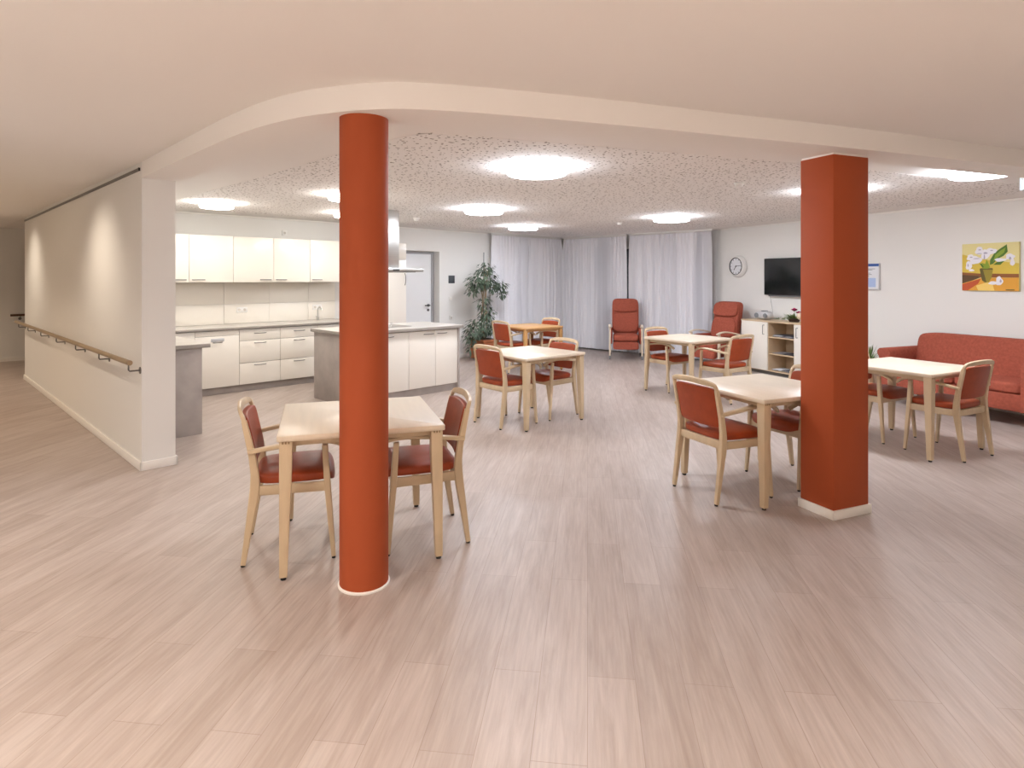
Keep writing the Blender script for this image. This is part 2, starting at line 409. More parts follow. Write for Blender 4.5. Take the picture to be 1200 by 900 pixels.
# window wall at the back right
b = MB()
b.box(A_WIN, A_WIN+.25, -.9, .05, 0, 2.6); b.box(A_WIN, A_WIN+.25, .05, 3.3, WH, 2.6); b.box(A_WIN, A_WIN+.25, .05, 3.3, 0, .12)
b.box(A_WIN, A_WIN+.25, 1.55, 1.75, .12, WH); b.box(A_WIN, A_WIN+.25, 3.3, B_KIT+.25, 0, 2.6)
struct(b.build('wall_windows', M['wall'], smooth=False, loc=(O.x, O.y, 0), rz=KROT))
def window(name, axis, u0, u1, c, z0, z1, mull):
    root = bpy.data.objects.new(name, None); C.objects.link(root); struct(root)
    root.location = (O.x, O.y, 0); root.rotation_euler = (0, 0, KROT)
    def bx(b_, p0, p1, za, zb, t0, t1):
        if axis == 'a': b_.box(p0, p1, c+t0, c+t1, za, zb, .004)
        else: b_.box(c+t0, c+t1, p0, p1, za, zb, .004)
    f = MB(); t = .07
    bx(f, u0, u1, z0, z0+t, 0, .07); bx(f, u0, u1, z1-t, z1, 0, .07); bx(f, u0, u0+t, z0+t, z1-t, 0, .07); bx(f, u1-t, u1, z0+t, z1-t, 0, .07)
    for mm in mull: bx(f, mm-t*.7, mm+t*.7, z0+t, z1-t, 0, .07)
    f.build('window_frame', M['frame'], root)
    g = MB(); bx(g, u0+t*.5, u1-t*.5, z0+t*.5, z1-t*.5, .03, .045); g.build('pane', M['glass'], root)
    h = MB(); q = u1-t-.02
    if axis == 'a': h.box(q, q+.03, c-.04, c, 1.0, 1.14, .006)
    else: h.box(c-.04, c, q, q+.03, 1.0, 1.14, .006)
    h.build('handle', M['steel'], root)
window('window_1', 'a', WA0, WA1, B_KIT+.08, .12, WH, [8.26])
window('window_2', 'b', 1.75, 3.3, A_WIN+.08, .12, WH, [2.52])
window('window_3', 'b', .05, 1.55, A_WIN+.08, .12, WH, [.8])
# right wall
b = MB(); b.box(-9.7, 7.2, 0, .25, 0, 2.6)
struct(b.build('wall_right', M['wall'], smooth=False, loc=W(0), rz=WROT))
b = MB(); b.box(-9.2, 7.0, -.015, 0, 0, .072, .003)
struct(b.build('baseboard_right', M['trim'], loc=W(0), rz=WROT))
# shadow-line cornices
b = MB(); b.box(-9.2, -2.2, -.03, 0, H_IN-.022, H_IN, .004)
struct(b.build('trim_2', M['trim'], loc=W(0), rz=WROT))
b = MB(); b.box(.25, 7.15, B_KIT-.03, B_KIT, H_IN-.022, H_IN, .004)
struct(b.build('trim_3', M['trim'], loc=(O.x, O.y, 0), rz=KROT))
# hall wall behind the camera
struct(MB().box(-14, 10.6, -3.2, -3.0, 0, 2.6).build('wall_hall', M['wall'], smooth=False))

# recessed door
root = bpy.data.objects.new('door_1', None); C.objects.link(root); struct(root); root.location = (O.x, O.y, 0); root.rotation_euler = (0, 0, KROT)
yb = B_KIT+.17
b = MB(); b.box(D0, D0+.05, yb, yb+.07, 0, DH, .003); b.box(D1-.06, D1, yb, yb+.07, 0, DH, .003); b.box(D0+.05, D1-.06, yb, yb+.07, DH-.05, DH, .003)
b.build('door_frame', mat('grey_door_frame', rgb(178, 178, 182), .5), root)
b = MB(); b.box(D0+.05, D1-.06, yb+.015, yb+.06, .008, DH-.05, .003); b.build('door_leaf', M['door'], root)
b = MB(); b.cyl((D1-.13, yb+.02, 1.05), (D1-.13, yb-.01, 1.05), .026); b.tube([(D1-.13, yb-.01, 1.05), (D1-.13, yb-.05, 1.05), (D1-.16, yb-.055, 1.05), (D1-.25, yb-.055, 1.05)], .010)
b.cyl((D1-.13, yb+.02, .96), (D1-.13, yb, .96), .024); b.build('door_handle', M['steel_dark'], root)

# ================================================================== COLUMNS
t = thing('round_column', 'tall round burnt-orange column in front of the nearest dining table', 'column', (-.761, 3.165, 0))
MB().cyl((0, 0, 0.002), (0, 0, H_BEAM), .123, n=64).build('shaft', M['orange'], t)
MB().lathe([(.124, 0), (.131, 0), (.131, .008), (.124, .012)], n=64).build('base_ring', M['trim'], t)
t = thing('square_column', 'square burnt-orange pillar with white skirting, right of centre', 'column', (2.083, 3.985, 0), PH)
MB().box(0, .325, 0, .26, 0, H_BEAM-.012, .003).build('shaft', M['orange'], t)
b = MB(); b.box(-.014, .339, -.014, 0, 0, .06, .003); b.box(-.014, 0, 0, .272, 0, .06, .003); b.box(.325, .339, 0, .272, 0, .06, .003); b.box(0, .325, .26, .272, 0, .06, .003)
b.build('skirting', M['trim'], t)
MB().box(.004, .321, .004, .256, H_BEAM-.012, H_BEAM).build('top_joint', M['trim'], t)

# ================================================================== CEILING LAMPS
def make_lamp(r=.25):
    lm = M['lamp'] if r > .2 else M['lamp_k']
    t = thing('ceiling_lamp', '', 'ceiling lamp', group='round ceiling lamps')
    MB().lathe([(.01, 0), (r*.9, 0), (r*.9, -.018), (.01, -.018)], n=40).build('mounting_plate', M['white'], t)
    prof = [(.01, -.019), (r, -.02), (r, -.055)] + [(r-.015*(1-cos(a)), -.055-.015*sin(a)) for a in (R_(30), R_(60), R_(90))] + [(.01, -.074)]
    MB().lathe(prof, n=48).build('diffuser', lm, t)
    return t
lamps = [((.206, 5.10), .245, 'large round ceiling lamp nearest the camera, above the room centre'),
         ((-.372, 8.13), .25, 'round ceiling lamp left of centre, second from the camera'),
         ((.195, 10.8), .255, 'round ceiling lamp nearest the curtains, farthest of all'),
         ((2.389, 9.21), .26, 'round ceiling lamp in front of the right-hand curtain'),
         ((-3.597, 7.496), .19, 'round ceiling lamp above the kitchen, left of the round column'),
         ((-1.82, 6.76), .19, 'round ceiling lamp half hidden behind the round column, nearer one'),
         ((-2.30, 8.64), .19, 'round ceiling lamp half hidden behind the round column, farther one'),
         ((3.355, 6.42), .25, 'round ceiling lamp hidden behind the square pillar, only its glow showing'),
         ((3.95, 5.19), .22, 'round ceiling lamp just behind the beam at the right')]
cache = {}
for (x, y), r, lab in lamps:
    if r not in cache: cache[r] = l = make_lamp(r); l.location = (x, y, H_IN); l['label'] = lab
    else: dup(cache[r], (x, y, H_IN), 0, lab)

# downlights of the hall and corridor (in the upper ceiling)
def downlight(loc, lab, watts, size=.16, spot=None, rot=None, col=WARM):
    t = thing('downlight', lab, 'downlight', loc, group='recessed hall downlights')
    MB().lathe([(.075, 0), (.095, 0), (.095, -.006), (.075, -.006)], n=32).build('ring', M['white'], t)
    MB().lathe([(.002, -.001), (.074, -.001), (.074, -.003), (.002, -.003)], n=32).build('lens', M['down'], t)
    if spot:
        d = bpy.data.lights.new('spot', 'SPOT'); d.spot_size = spot; d.spot_blend = 1.0; d.shadow_soft_size = .04
    else:
        d = bpy.data.lights.new('lamp_light', 'AREA'); d.shape = 'DISK'; d.size = size; d.spread = R_(125)
    d.energy = watts; d.color = col
    o = bpy.data.objects.new('lamp_light', d); C.objects.link(o); o.parent = t; o.location = (0, 0, -.012)
    if rot is not None: o.rotation_euler = rot
    return t
def fill_dome_lamp(r=.21):  # added out of view to brighten the upper ceiling
    t = thing('fill_dome_lamp', '', 'ceiling lamp', group='added unseen dome lamps')
    MB().lathe([(.01, 0), (r*.8, 0), (r*.8, -.03), (.01, -.03)], n=36).build('mounting_plate', M['white'], t)
    MB().lathe([(.01, -.03), (r*.92, -.031), (r, -.06), (r*.97, -.10), (r*.80, -.145), (r*.5, -.175), (.01, -.185)], n=40).build('diffuser', M['dome'], t)
    return t
d0 = None
for i, (p, lab) in enumerate([((-2.3, .7), 'added unseen opal dome lamp in the hall, front left'), ((.5, .7), 'added unseen opal dome lamp in the hall, front centre'), ((3.6, -.4), 'added unseen opal dome lamp in the hall, front right'), (tuple(xy(K(-1.9, -3.4))), 'added unseen opal dome lamp where the corridor opens into the hall')]):
    if d0 is None: d0 = fill_dome_lamp(); d0.location = (p[0], p[1], H_UP); d0['label'] = lab
    else: dup(d0, (p[0], p[1], H_UP), 0, lab)
for i, p in enumerate([(-2.2, .3), (.3, -.8), (2.7, -.8), (-1.2, -1.2), (1.0, -1.6), tuple(xy(K(-2.0, 3.4))), tuple(xy(K(-1.7, 7.6))), tuple(xy(K(-1.85, -1.0))), (-1.55, 1.25)]):
    downlight((p[0], p[1], H_UP), 'recessed round downlight ' + ['left of the camera', 'above the camera', 'right of the camera', 'behind the camera, left', 'behind the camera, right', 'added unseen half way along the corridor', 'added unseen at the far end of the corridor', 'added unseen where the corridor meets the hall', 'added unseen close to the camera on the left'][i], DOWN_W*(.75, .6, .8, .9, .9, .32, .3, .30, .34)[i], col=WARM if i < 5 or i > 6 else (1, .80, .60), size=.16)  # the corridor and last two are added, out of view, to fill the left
for b_ in (1.35, 5.5):
    p = K(-.92, b_, H_UP)
    dd = Vector((KE.x*sin(R_(28)), KE.y*sin(R_(28)), -cos(R_(28))))
    downlight(p, 'corridor wall-washer spot in the ceiling, ' + {1.35: 'nearer one', 5.5: 'farther one'}[b_], SPOT_W, spot=R_(108), col=(1, .86, .70), rot=dd.to_track_quat('-Z', 'Y').to_euler())

# smoke detectors and the lit sign
def detector(loc, lab):
    t = thing('smoke_detector', lab, 'smoke detector', loc, group='smoke detectors')
    MB().lathe([(.005, 0), (.05, 0), (.05, -.012), (.044, -.016), (.005, -.016)], n=28).build('base', M['white'], t)
    MB().lathe([(.005, -.016), (.036, -.016), (.038, -.03), (.028, -.042), (.005, -.044)], n=28).build('sensor_head', M['grey'] if False else M['white'], t)
detector((2.19, 5.93, H_IN), 'white round smoke detector on the ceiling left of the square pillar')
detector((1.777, 10.19, H_IN), 'tiny white smoke detector on the ceiling near the curtains')
detector((-1.463, 9.42, H_IN), 'tiny white smoke detector on the ceiling right of the cooker hood')
t = thing('exit_light', 'small lit white emergency sign hanging from the ceiling at the right edge', 'sign', (4.42, 5.33, 0), R_(-6))
MB().box(-.01, .33, -.02, .02, 2.325, H_IN-.04, .004).build('housing', M['grey'], t)
MB().box(.0, .32, -.026, -.0205, 2.335, 2.44).build('panel', M['sign'], t)
MB().box(.12, .2, -.012, .012, H_IN-.04, H_IN, .002).build('bracket', M['grey'], t)

# ================================================================== CORRIDOR: handrails, track
t = thing('handrail', 'long oak handrail on steel brackets along the white partition', 'handrail', (O.x, O.y, 0), KROT)
MB().sweep([(-.085, .0, .885), (-.085, 6.7, .885)], [(.021, .021)], side=(1, 0, 0), n=8, pw=2).build('rail', M['rail_wood'], t)
for y in (.02, 1.05, 2.1, 3.2, 4.3, 5.4, 6.35):
    b = MB(); b.tube([(-.085, y+.02, .866), (-.085, y+.02, .825), (-.078, y+.02, .815), (-.0, y+.02, .813)], .0065, 8)
    b.cyl((-.006, y+.02, .813), (0, y+.02, .813), .028, n=20)
    b.build('bracket', M['steel_dark'], t)
t = thing('handrail', 'handrail with shade in its colour on the far wall at the end of the corridor', 'handrail', K(-.0, 9.25), KROT)
MB().sweep([(.1, -.08, .87), (3.0, -.08, .87)], [(.021, .021)], side=(0, 1, 0), n=8, pw=2).build('rail', M['rail_shaded'], t)
for x in (.25, 1.2, 2.2):
    b = MB(); b.tube([(x, -.08, .852), (x, -.08, .81), (x, -.07, .80), (x, 0, .80)], .0065, 8); b.cyl((x, -.006, .80), (x, 0, .80), .026, n=18); b.build('bracket', M['steel_dark'], t)
t = thing('picture_rail', 'slim grey metal picture rail along the top of the white partition', 'rail', (O.x, O.y, 0), KROT)
MB().box(-.014, 0, .05, 6.4, 2.445, 2.468, .002).build('profile', M['steel_dark'], t)
MB().box(-.016, 0, .04, .05, 2.443, 2.47, .002).build('end_cap', M['black'], t)

# ================================================================== KITCHEN
def bow_handle(parent, x0, x1, y, z, vertical=False):
    b = MB(); n_ = 9; pts = []
    for i in range(n_):
        f = i/(n_-1); dpt = .028*sin(pi*f)**.6
        pts.append((x0+(x1-x0)*f, y-dpt, z) if not vertical else (x0, y-dpt, x1+(z-x1)*f))
    b.sweep(pts, [(.0055, .004)], side=(0, 0, 1) if not vertical else (1, 0, 0), n=4, pw=2.5)
    return b.build('handle', M['steel_dark'], parent)
def front_panel(parent, name, x0, x1, y, z0, z1, th=.019, m=None):
    return MB().box(x0+.0025, x1-.0025, y, y+th, z0+.0025, z1-.0025, .0015).build(name, m or M['front'], parent)
def base_unit(name, lab, cat, a0, a1, kind, yf=2.95, depth=.56, hand='r', group=None, top=.865):
    t = thing(name, lab, cat, K(a0, yf), KROT, group); wd = a1-a0
    MB().box(.001, wd-.001, .021, depth, .10, top, .001).build('body', M['gap'], t)
    if kind == 'drawers':
        for z0, z1 in ((.10, .395), (.395, .70), (.70, .862)):
            d = front_panel(t, 'drawer', 0, wd, 0, z0, z1)
            zc = z1-.035 if z1 < .8 else .80
            bow_handle(d, wd/2-.085, wd/2+.085, 0, zc)
    elif kind == 'door_drawer':
        d = front_panel(t, 'drawer', 0, wd, 0, .70, .862); bow_handle(d, wd/2-.085, wd/2+.085, 0, .79)
        d = front_panel(t, 'door', 0, wd, 0, .10, .70); bow_handle(d, wd-.2, wd-.04, 0, .655)
    elif kind == 'dishwasher':
        front_panel(t, 'top_strip', 0, wd, 0, .79, .862)
        d = front_panel(t, 'door', 0, wd, 0, .10, .79)
        MB().box(wd/2-.085, wd/2+.085, -.004, 0, .715, .76, .0015).build('control_panel', M['silver'], d)
        bow_handle(d, wd/2-.06, wd/2+.06, -.002, .705)
    elif kind == 'door':
        d = front_panel(t, 'door', 0, wd, 0, .10, .862)
        if hand == 'r': bow_handle(d, wd-.20, wd-.03, 0, .815)
        else: bow_handle(d, .03, .20, 0, .815)
    return t
base_unit('base_cabinet', 'cream base cabinet with one drawer, left of the dishwasher front', 'cabinet', .90, 1.345, 'door_drawer')
base_unit('dishwasher', 'built-in dishwasher with cream front in the kitchen run', 'dishwasher', 1.345, 1.915, 'dishwasher')
base_unit('drawer_cabinet', 'cream cabinet of three drawers right beside the dishwasher', 'cabinet', 1.915, 2.493, 'drawers')
base_unit('drawer_cabinet', 'cream cabinet of three drawers partly hidden by the island', 'cabinet', 2.493, 3.07, 'drawers')
base_unit('drawer_cabinet', 'cream cabinet of three drawers behind the island and round column', 'cabinet', 3.07, 3.65, 'drawers')
# L-shaped return behind the partition
t = thing('corner_counter', 'grey concrete-look counter block just behind the end of the white partition', 'counter', (O.x, O.y, 0), KROT)
MB().box(.266, .765, .92, B_KIT-.01, 0, .865, .002).build('body', M['concrete'], t)
b = MB(); b.box(.27, .835, .89, 2.90, .868, .905, .002); b.build('worktop', [M['worktop_edge']], t)
MB().box(.272, .833, .892, 2.898, .905, .908).build('surface', M['worktop'], t)
# worktop of the run
t = thing('kitchen_worktop', 'long pale stone-look worktop running along the kitchen back wall', 'worktop', (O.x, O.y, 0), KROT)
MB().box(.266, 3.70, 2.92, B_KIT-.012, .868, .896, .002).build('slab', M['worktop_edge'], t)
MB().box(.267, 3.699, 2.922, B_KIT-.013, .896, .900).build('surface', M['worktop'], t)
t = thing('plinth_board', 'grey concrete-look plinth under the kitchen back cabinets', 'plinth', (O.x, O.y, 0), KROT)
MB().box(.77, 3.65, 3.0, 3.02, 0, .098, .001).build('board', M['concrete'], t)
# backsplash
t = thing('backsplash', 'white large-panel backsplash between worktop and wall cabinets', 'backsplash', (O.x, O.y, 0), KROT)
xs = [.27]
import itertools
for u in (1.28, 1.95, 2.62, 3.25, 3.72): xs.append(u)
for i in range(len(xs)-1):
    for z0, z1 in ((.903, 1.185), (1.189, 1.50)):
        MB().box(xs[i]+.002, xs[i+1]-.002, B_KIT-.0115, B_KIT-.0015, z0, z1, .001).build('panel', M['front'], t)
# wall cabinets
ws = [.27, .76, 1.356, 1.931, 2.507, 3.078, 3.66]
labs = ['cream wall cabinet tucked behind the partition in the kitchen corner', 'cream wall cabinet directly right of the partition edge, only a narrow strip showing', 'cream wall cabinet above the dishwasher, widest one in view',
        'cream wall cabinet above the three-drawer cabinet beside the dishwasher', 'cream wall cabinet with handle at its lower left, second left of the round column', 'cream wall cabinet cut off by the round column']
for i in range(6):
    a0, a1 = ws[i], ws[i+1]; wd = a1-a0
    t = thing('wall_cabinet', labs[i], 'cabinet', K(a0, 3.2), KROT, 'wall cabinets above the worktop')
    MB().box(.001, wd-.001, .02, B_KIT-3.2, 1.508, 2.155, .001).build('body', M['gap'] if False else M['carcass'], t)
    d = front_panel(t, 'door', 0, wd, 0, 1.508, 2.155)
    if i in (1, 3): bow_handle(d, wd-.20, wd-.035, 0, 1.545)
    else: bow_handle(d, .035, .20, 0, 1.545)
# tall unit (fridge)
t = thing('tall_cabinet', 'tall cream cabinet with small upper door behind the cooker hood', 'cabinet', K(4.06, 2.95), KROT)
wd = .62
MB().box(.001, wd-.001, .021, .66, .10, 2.155, .001).build('body', M['carcass'], t)
d = front_panel(t, 'door', 0, wd, 0, 1.88, 2.155); bow_handle(d, wd-.32, wd-.16, 0, 1.915)
d = front_panel(t, 'door', 0, wd, 0, .10, 1.875); bow_handle(d, wd-.03, 1.45, -.0, 1.65, vertical=True)
MB().box(.0, wd, .05, .07, 0, .099).build('plinth', M['concrete'], t)
# sockets and switches
def plate(lab, loc, rz, n_=1, vert=False, cat='socket', name='wall_socket', m=None, sz=.08, th=.012, inner_=True):
    t = thing(name, lab, cat, loc, rz)
    wx = sz*(1 if vert else n_); wz = sz*(n_ if vert else 1)
    MB().box(-wx/2, wx/2, -th, 0, -wz/2, wz/2, .003).build('plate', m or M['white'], t)
    if inner_:
        for i in range(n_):
            c = (i-(n_-1)/2)*sz
            x, z = (0, c) if vert else (c, 0)
            if name == 'wall_socket':
                b = MB(); b.cyl((x, -th-.0015, z), (x, -th+.001, z), .02, n=20); b.build('insert', M['carcass'], t)
            else:
                MB().box(x-.027, x+.027, -th-.004, -th, z-.027, z+.027, .002).build('rocker', M['trim'], t)
    return t
plate('white double socket on the backsplash above the dishwasher', K(2.202, B_KIT-.012, 1.10), KROT, 2)
plate('white double socket on the backsplash beside the round column', K(3.40, B_KIT-.012, 1.10), KROT, 2)
plate('white socket on the wall above the wall cabinets', K(2.86, B_KIT-.001, 2.27), KROT, 1)
plate('small dark grey room controller on the wall right of the door recess', K(6.21, B_KIT-.001, 1.545), KROT, 1, name='room_controller', cat='thermostat', m=M['frame'], sz=.15, inner_=False)
plate('white light switch on the wall below the grey room controller', K(6.18, B_KIT-.001, 1.17), KROT, 1, name='light_switch', cat='light switch')
plate('white socket on the wall right of the door recess, lowest of the column', K(6.2, B_KIT-.001, .80), KROT, 1)
plate('white light switch on the wall behind the ficus', K(6.95, B_KIT-.001, .98), KROT, 1, name='light_switch', cat='light switch')
plate('white double socket low on the wall behind the ficus', K(6.85, B_KIT-.001, .32), KROT, 2)

# island
IS_A = [2.485, 2.91, 3.341, 3.783, 4.17]
group_i = 'island door cabinets'
labs = ['cream island cabinet hidden mostly behind the round column', 'cream island cabinet just right of the round column', 'cream island cabinet in the middle of the visible island front', 'cream island cabinet at the right end of the island']
for i in range(4):
    base_unit('island_cabinet', labs[i], 'cabinet', IS_A[i], IS_A[i+1], 'door', yf=1.0, depth=.82, hand='l' if i in (1, 3) else 'r', group=group_i)
t = thing('island_surround', 'concrete-look end boards and plinth around the kitchen island cabinets', 'cabinet surround', (O.x, O.y, 0), KROT)
MB().box(2.455, 2.484, .985, 1.865, 0, .868, .001).build('end_board', M['concrete'], t)
MB().box(4.171, 4.20, .985, 1.865, 0, .868, .001).build('end_board', M['concrete'], t)
MB().box(2.485, 4.17, 1.03, 1.05, 0, .098).build('kickboard', M['concrete'], t)
t = thing('island_worktop', 'pale stone-look worktop on the kitchen island', 'worktop', (O.x, O.y, 0), KROT)
MB().box(2.42, 4.25, .955, 1.90, .870, .906, .002).build('slab', M['worktop_edge'], t)
MB().box(2.421, 4.249, .957, 1.898, .906, .910).build('surface', M['worktop'], t)
t = thing('cooktop', 'flat grey cooktop set flush into the island worktop under the hood', 'cooktop', K(3.28, 1.5, .910), KROT)
MB().box(-.29, .29, -.25, .25, 0, .006, .002).build('glass_plate', M['worktop_edge'], t)
t = thing('wire_basket', 'small silver wire basket on the island beside the round column', 'basket', K(3.05, 1.12, .911), KROT)
for r_, z_ in ((.06, .004), (.085, .04), (.105, .075)):
    b = MB(); b.tube([(r_*cos(a*pi/12), r_*sin(a*pi/12), z_) for a in range(25)], .003, 6); b.build('ring', M['steel'], t)
for k in range(10):
    a = 2*pi*k/10; b = MB(); b.tube([(.06*cos(a), .06*sin(a), .004), (.085*cos(a), .085*sin(a), .04), (.105*cos(a), .105*sin(a), .075)], .002, 6); b.build('rib', M['steel'], t)
t = thing('bottle', 'tall dark bottle on the island at the edge of the round column', 'bottle', K(2.88, 1.30, .911), KROT)
MB().lathe([(.002, 0), (.036, 0), (.038, .01), (.038, .15), (.03, .18), (.013, .21), (.012, .26), (.002, .26)], n=24).build('body', mat('dark_bottle', rgb(70, 54, 50), .2), t)
MB().lathe([(.002, .261), (.014, .261), (.014, .28), (.002, .28)], n=20).build('cap', M['black'], t)
# cooker hood
t = thing('cooker_hood', 'stainless steel island cooker hood with chimney up to the ceiling', 'cooker hood', K(3.28, 1.5), KROT)
MB().box(-.15, .15, -.15, .15, 1.70, H_IN-.001, .003).build('chimney', M['steel'], t)
b = MB(); b.box(-.45, .45, -.30, .30, 1.655, 1.70, .004); b.build('canopy', M['steel'], t)
MB().box(-.36, .36, -.24, .24, 1.648, 1.655).build('filter', M['steel_dark'], t)
b = MB(); b.box(-.05, .05, -.304, -.30, 1.668, 1.686); b.build('control_strip', M['black'], t)
# coffee machine on the L counter, mostly behind the partition
t = thing('coffee_machine', 'black and chrome coffee machine half hidden behind the partition edge', 'coffee machine', K(.50, 1.86, .909), KROT)
MB().box(-.12, .09, -.12, .14, 0, .03, .006).build('base', M['black'], t)
MB().box(-.12, .07, .02, .14, .03, .26, .01).build('body', M['black'], t)
MB().lathe([(.002, .035), (.05, .035), (.058, .07), (.058, .11), (.045, .15), (.002, .15)], c=(-.02, -.05, 0), n=24).build('jug', M['steel'], t)
MB().box(-.115, .085, -.11, .10, .22, .28, .02).build('lid', M['steel'], t)
# tap on the back worktop
t = thing('kitchen_tap', 'small chrome tap on the kitchen worktop next to the round column', 'tap', K(3.33, 3.45, .901), KROT)
b = MB(); b.cyl((0, 0, 0), (0, 0, .05), .02); b.tube([(0, 0, .05), (0, 0, .16), (0, -.02, .19), (0, -.08, .20), (0, -.14, .185), (0, -.15, .16)], .010); b.build('spout', M['steel'], t)
MB().box(-.006, .006, -.01, .05, .05, .062, .002).build('lever', M['steel'], t)

# ================================================================== CURTAINS
def curtain(lab, p_of, u0, u1, seed, gap=0):
    rnd = random.Random(seed); L_ = u1-u0; n_ = int(L_/.0115); rows = [.035, .3, .8, 1.3, 1.8, 2.2, 2.36, 2.41, 2.445]
    phs = [0.0]; amp = []; ph = 0
    for i in range(n_+1):
        ph += 2*pi*.0115/(.075+.028*sin(i*.045+seed)+.014*sin(i*.13+2*seed)); phs.append(ph)
    b = MB(); grid = []
    for z in rows:
        row = []
        for i in range(n_+1):
            u = u0+L_*i/n_
            k = .036+.014*sin(i*.071+seed*2)+.010*sin(i*.31)
            f = 1.0 if z < 2.2 else max(.35, 1-(z-2.2)*2.6)
            d = k*f*sin(phs[i]+.25*sin(z*1.1+i*.02)) + (.006*sin(phs[i]*2.1) if z > 2.3 else 0) + .006*sin(z*2+i*.05)
            x, y = p_of(u+.004*sin(z*3+i*.1), d); row.append(b.bm.verts.new((x, y, z)))
        grid.append(row)
    for r_ in range(len(rows)-1):
        for i in range(n_): b.bm.faces.new((grid[r_][i], grid[r_][i+1], grid[r_+1][i+1], grid[r_+1][i]))
    t = thing('curtain', lab, 'curtain', (O.x, O.y, 0), KROT, 'sheer curtains at the back of the room')
    b.build('fabric', M['curtain'], t, angle=80)
    tr = MB(); p = [p_of(u0-.01, -.012), p_of(u1+.01, .012)]
    x0, x1 = sorted((p[0][0], p[1][0])); y0, y1 = sorted((p[0][1], p[1][1]))
    tr.box(x0, x1, y0, y1, 2.455, H_IN); tr.build('track', M['white'], t)
    return t
curtain('sheer pale curtain left of the corner, behind the honey table', lambda u, d: (u, 3.46+d), 7.13, 9.30, 1.0)
curtain('sheer pale curtain in the middle, between corner and dark gap', lambda u, d: (9.36+d, u), 1.72, 3.42, 2.3)
curtain('sheer pale curtain at the right, ending at the right-hand wall', lambda u, d: (9.36+d, u), -.17, 1.66, 4.1)

# ================================================================== FURNITURE
def make_chair():
    t = thing('dining_chair', '', 'chair', group='wooden armchairs with rust leather at the dining tables')
    mp = M['maple']; lt = M['leather']
    def yp(z):      # centre line of the rear post
        pts = [(0, -.235), (.40, -.175), (.47, -.170), (.60, -.188), (.84, -.240), (.9, -.253)]
        for i in range(len(pts)-1):
            if z <= pts[i+1][0]:
                f = (z-pts[i][0])/(pts[i+1][0]-pts[i][0]); return pts[i][1]+(pts[i+1][1]-pts[i][1])*f
        return pts[-1][1]
    for s in (-1, 1):
        zs = [.012, .2, .36, .43, .50, .60, .70, .79]
        wd = [.0155, .017, .018, .018, .0165, .0155, .0145, .0135]; th = [.0135, .019, .025, .026, .022, .019, .017, .014]
        o = MB().sweep([(s*(.222 if z > .4 else .222+.002), yp(z), z) for z in zs], list(zip(wd, th)), n=4, pw=6).build('leg', mp, t)
        MB().cyl((s*.222, -.2345, 0), (s*.222, -.2345, .014), .012, n=12).build('glide', M['black'], o)
        zs = [.012, .2, .40, .55, .635]; yy = [.238, .222, .206, .196, .190]; xx = [.256, .252, .248, .250, .252]
        o = MB().sweep([(s*xx[i], yy[i], zs[i]) for i in range(5)], [(.0125, .0125), (.015, .0155), (.0175, .019), (.016, .017), (.0145, .0155)], n=4, pw=6).build('leg', mp, t)
        MB().cyl((s*.256, .238, 0), (s*.256, .238, .014), .011, n=12).build('glide', M['black'], o)
        arm = spline([(s*.240, yp(.625)-.012, .622), (s*.252, -.10, .640), (s*.262, .03, .658), (s*.266, .14, .665), (s*.264, .22, .658), (s*.252, .285, .632), (s*.236, .315, .606)], 4)
        m_ = len(arm); sec = []
        for i in range(m_):
            f = i/(m_-1); wv = .016+.010*sin(pi*min(1, f*1.15)) if f < .9 else .018; sec.append((wv, .0125 if f < .93 else .010))
        MB().sweep(arm, sec, n=5, pw=3.5).build('armrest', mp, t)
        MB().sweep([(s*.222, yp(.405)+.02, .405), (s*.246, .195, .405)], [(.011, .027)], n=4, pw=6).build('side_rail', mp, t)
    MB().box(-.235, .235, .188, .212, .378, .432, .003).build('front_rail', mp, t)
    MB().box(-.208, .208, -.187, -.163, .378, .432, .003).build('rear_rail', mp, t)
    top = spline([(-.222, yp(.79), .785), (-.221, yp(.81)-.002, .808), (-.208, yp(.825)-.008, .826), (-.15, yp(.835)-.018, .836), (0, yp(.845)-.028, .844), (.15, yp(.835)-.018, .836), (.208, yp(.825)-.008, .826), (.221, yp(.81)-.002, .808), (.222, yp(.79), .785)], 4)
    sec = []
    for p in top:
        f = 1-abs(p.x)/.222; sec.append((.011, .0135+.0075*min(1, f*3.0)))
    b = MB()
    rings = []
    for i, p in enumerate(top):
        tt = (top[min(i+1, len(top)-1)]-top[max(i-1, 0)]).normalized(); nrm = Vector((0, 1, .25)).normalized(); nrm = (nrm-tt*nrm.dot(tt)).normalized(); up = tt.cross(nrm).normalized()
        a_, b_ = sec[i]; ring = []
        for k in range(10):
            an = 2*pi*(k+.5)/10; c_, s_ = cos(an), sin(an); ring.append(p+nrm*(a_*math.copysign(abs(c_)**.5, c_))+up*(b_*math.copysign(abs(s_)**.5, s_)))
        rings.append(ring)
    b.loft(rings); b.build('top_rail', mp, t)
    def bend(p):
        z = p.z; f = 1-(p.x/.21)**2
        return Vector((p.x, p.y + yp(z) - .022*f, z + .004*f*max(0, (z-.7)/.1)))
    MB().pad(0, .008, .662, .208, .018, .140, pw=9, fn=bend, nx=10).build('backrest', lt, t)
    def seatf(p):
        f = (p.y+.17)/.42; wsc = 1+.10*max(0, min(1, f)); z = p.z
        if p.y > .19: z -= (p.y-.19)**2*9
        return Vector((p.x*wsc, p.y, z))
    MB().pad(0, .035, .458, .222, .215, .032, pw=5, bulge=.28, fn=seatf, nx=10).build('seat', lt, t)
    return t
chair0 = make_chair(); used = [False]

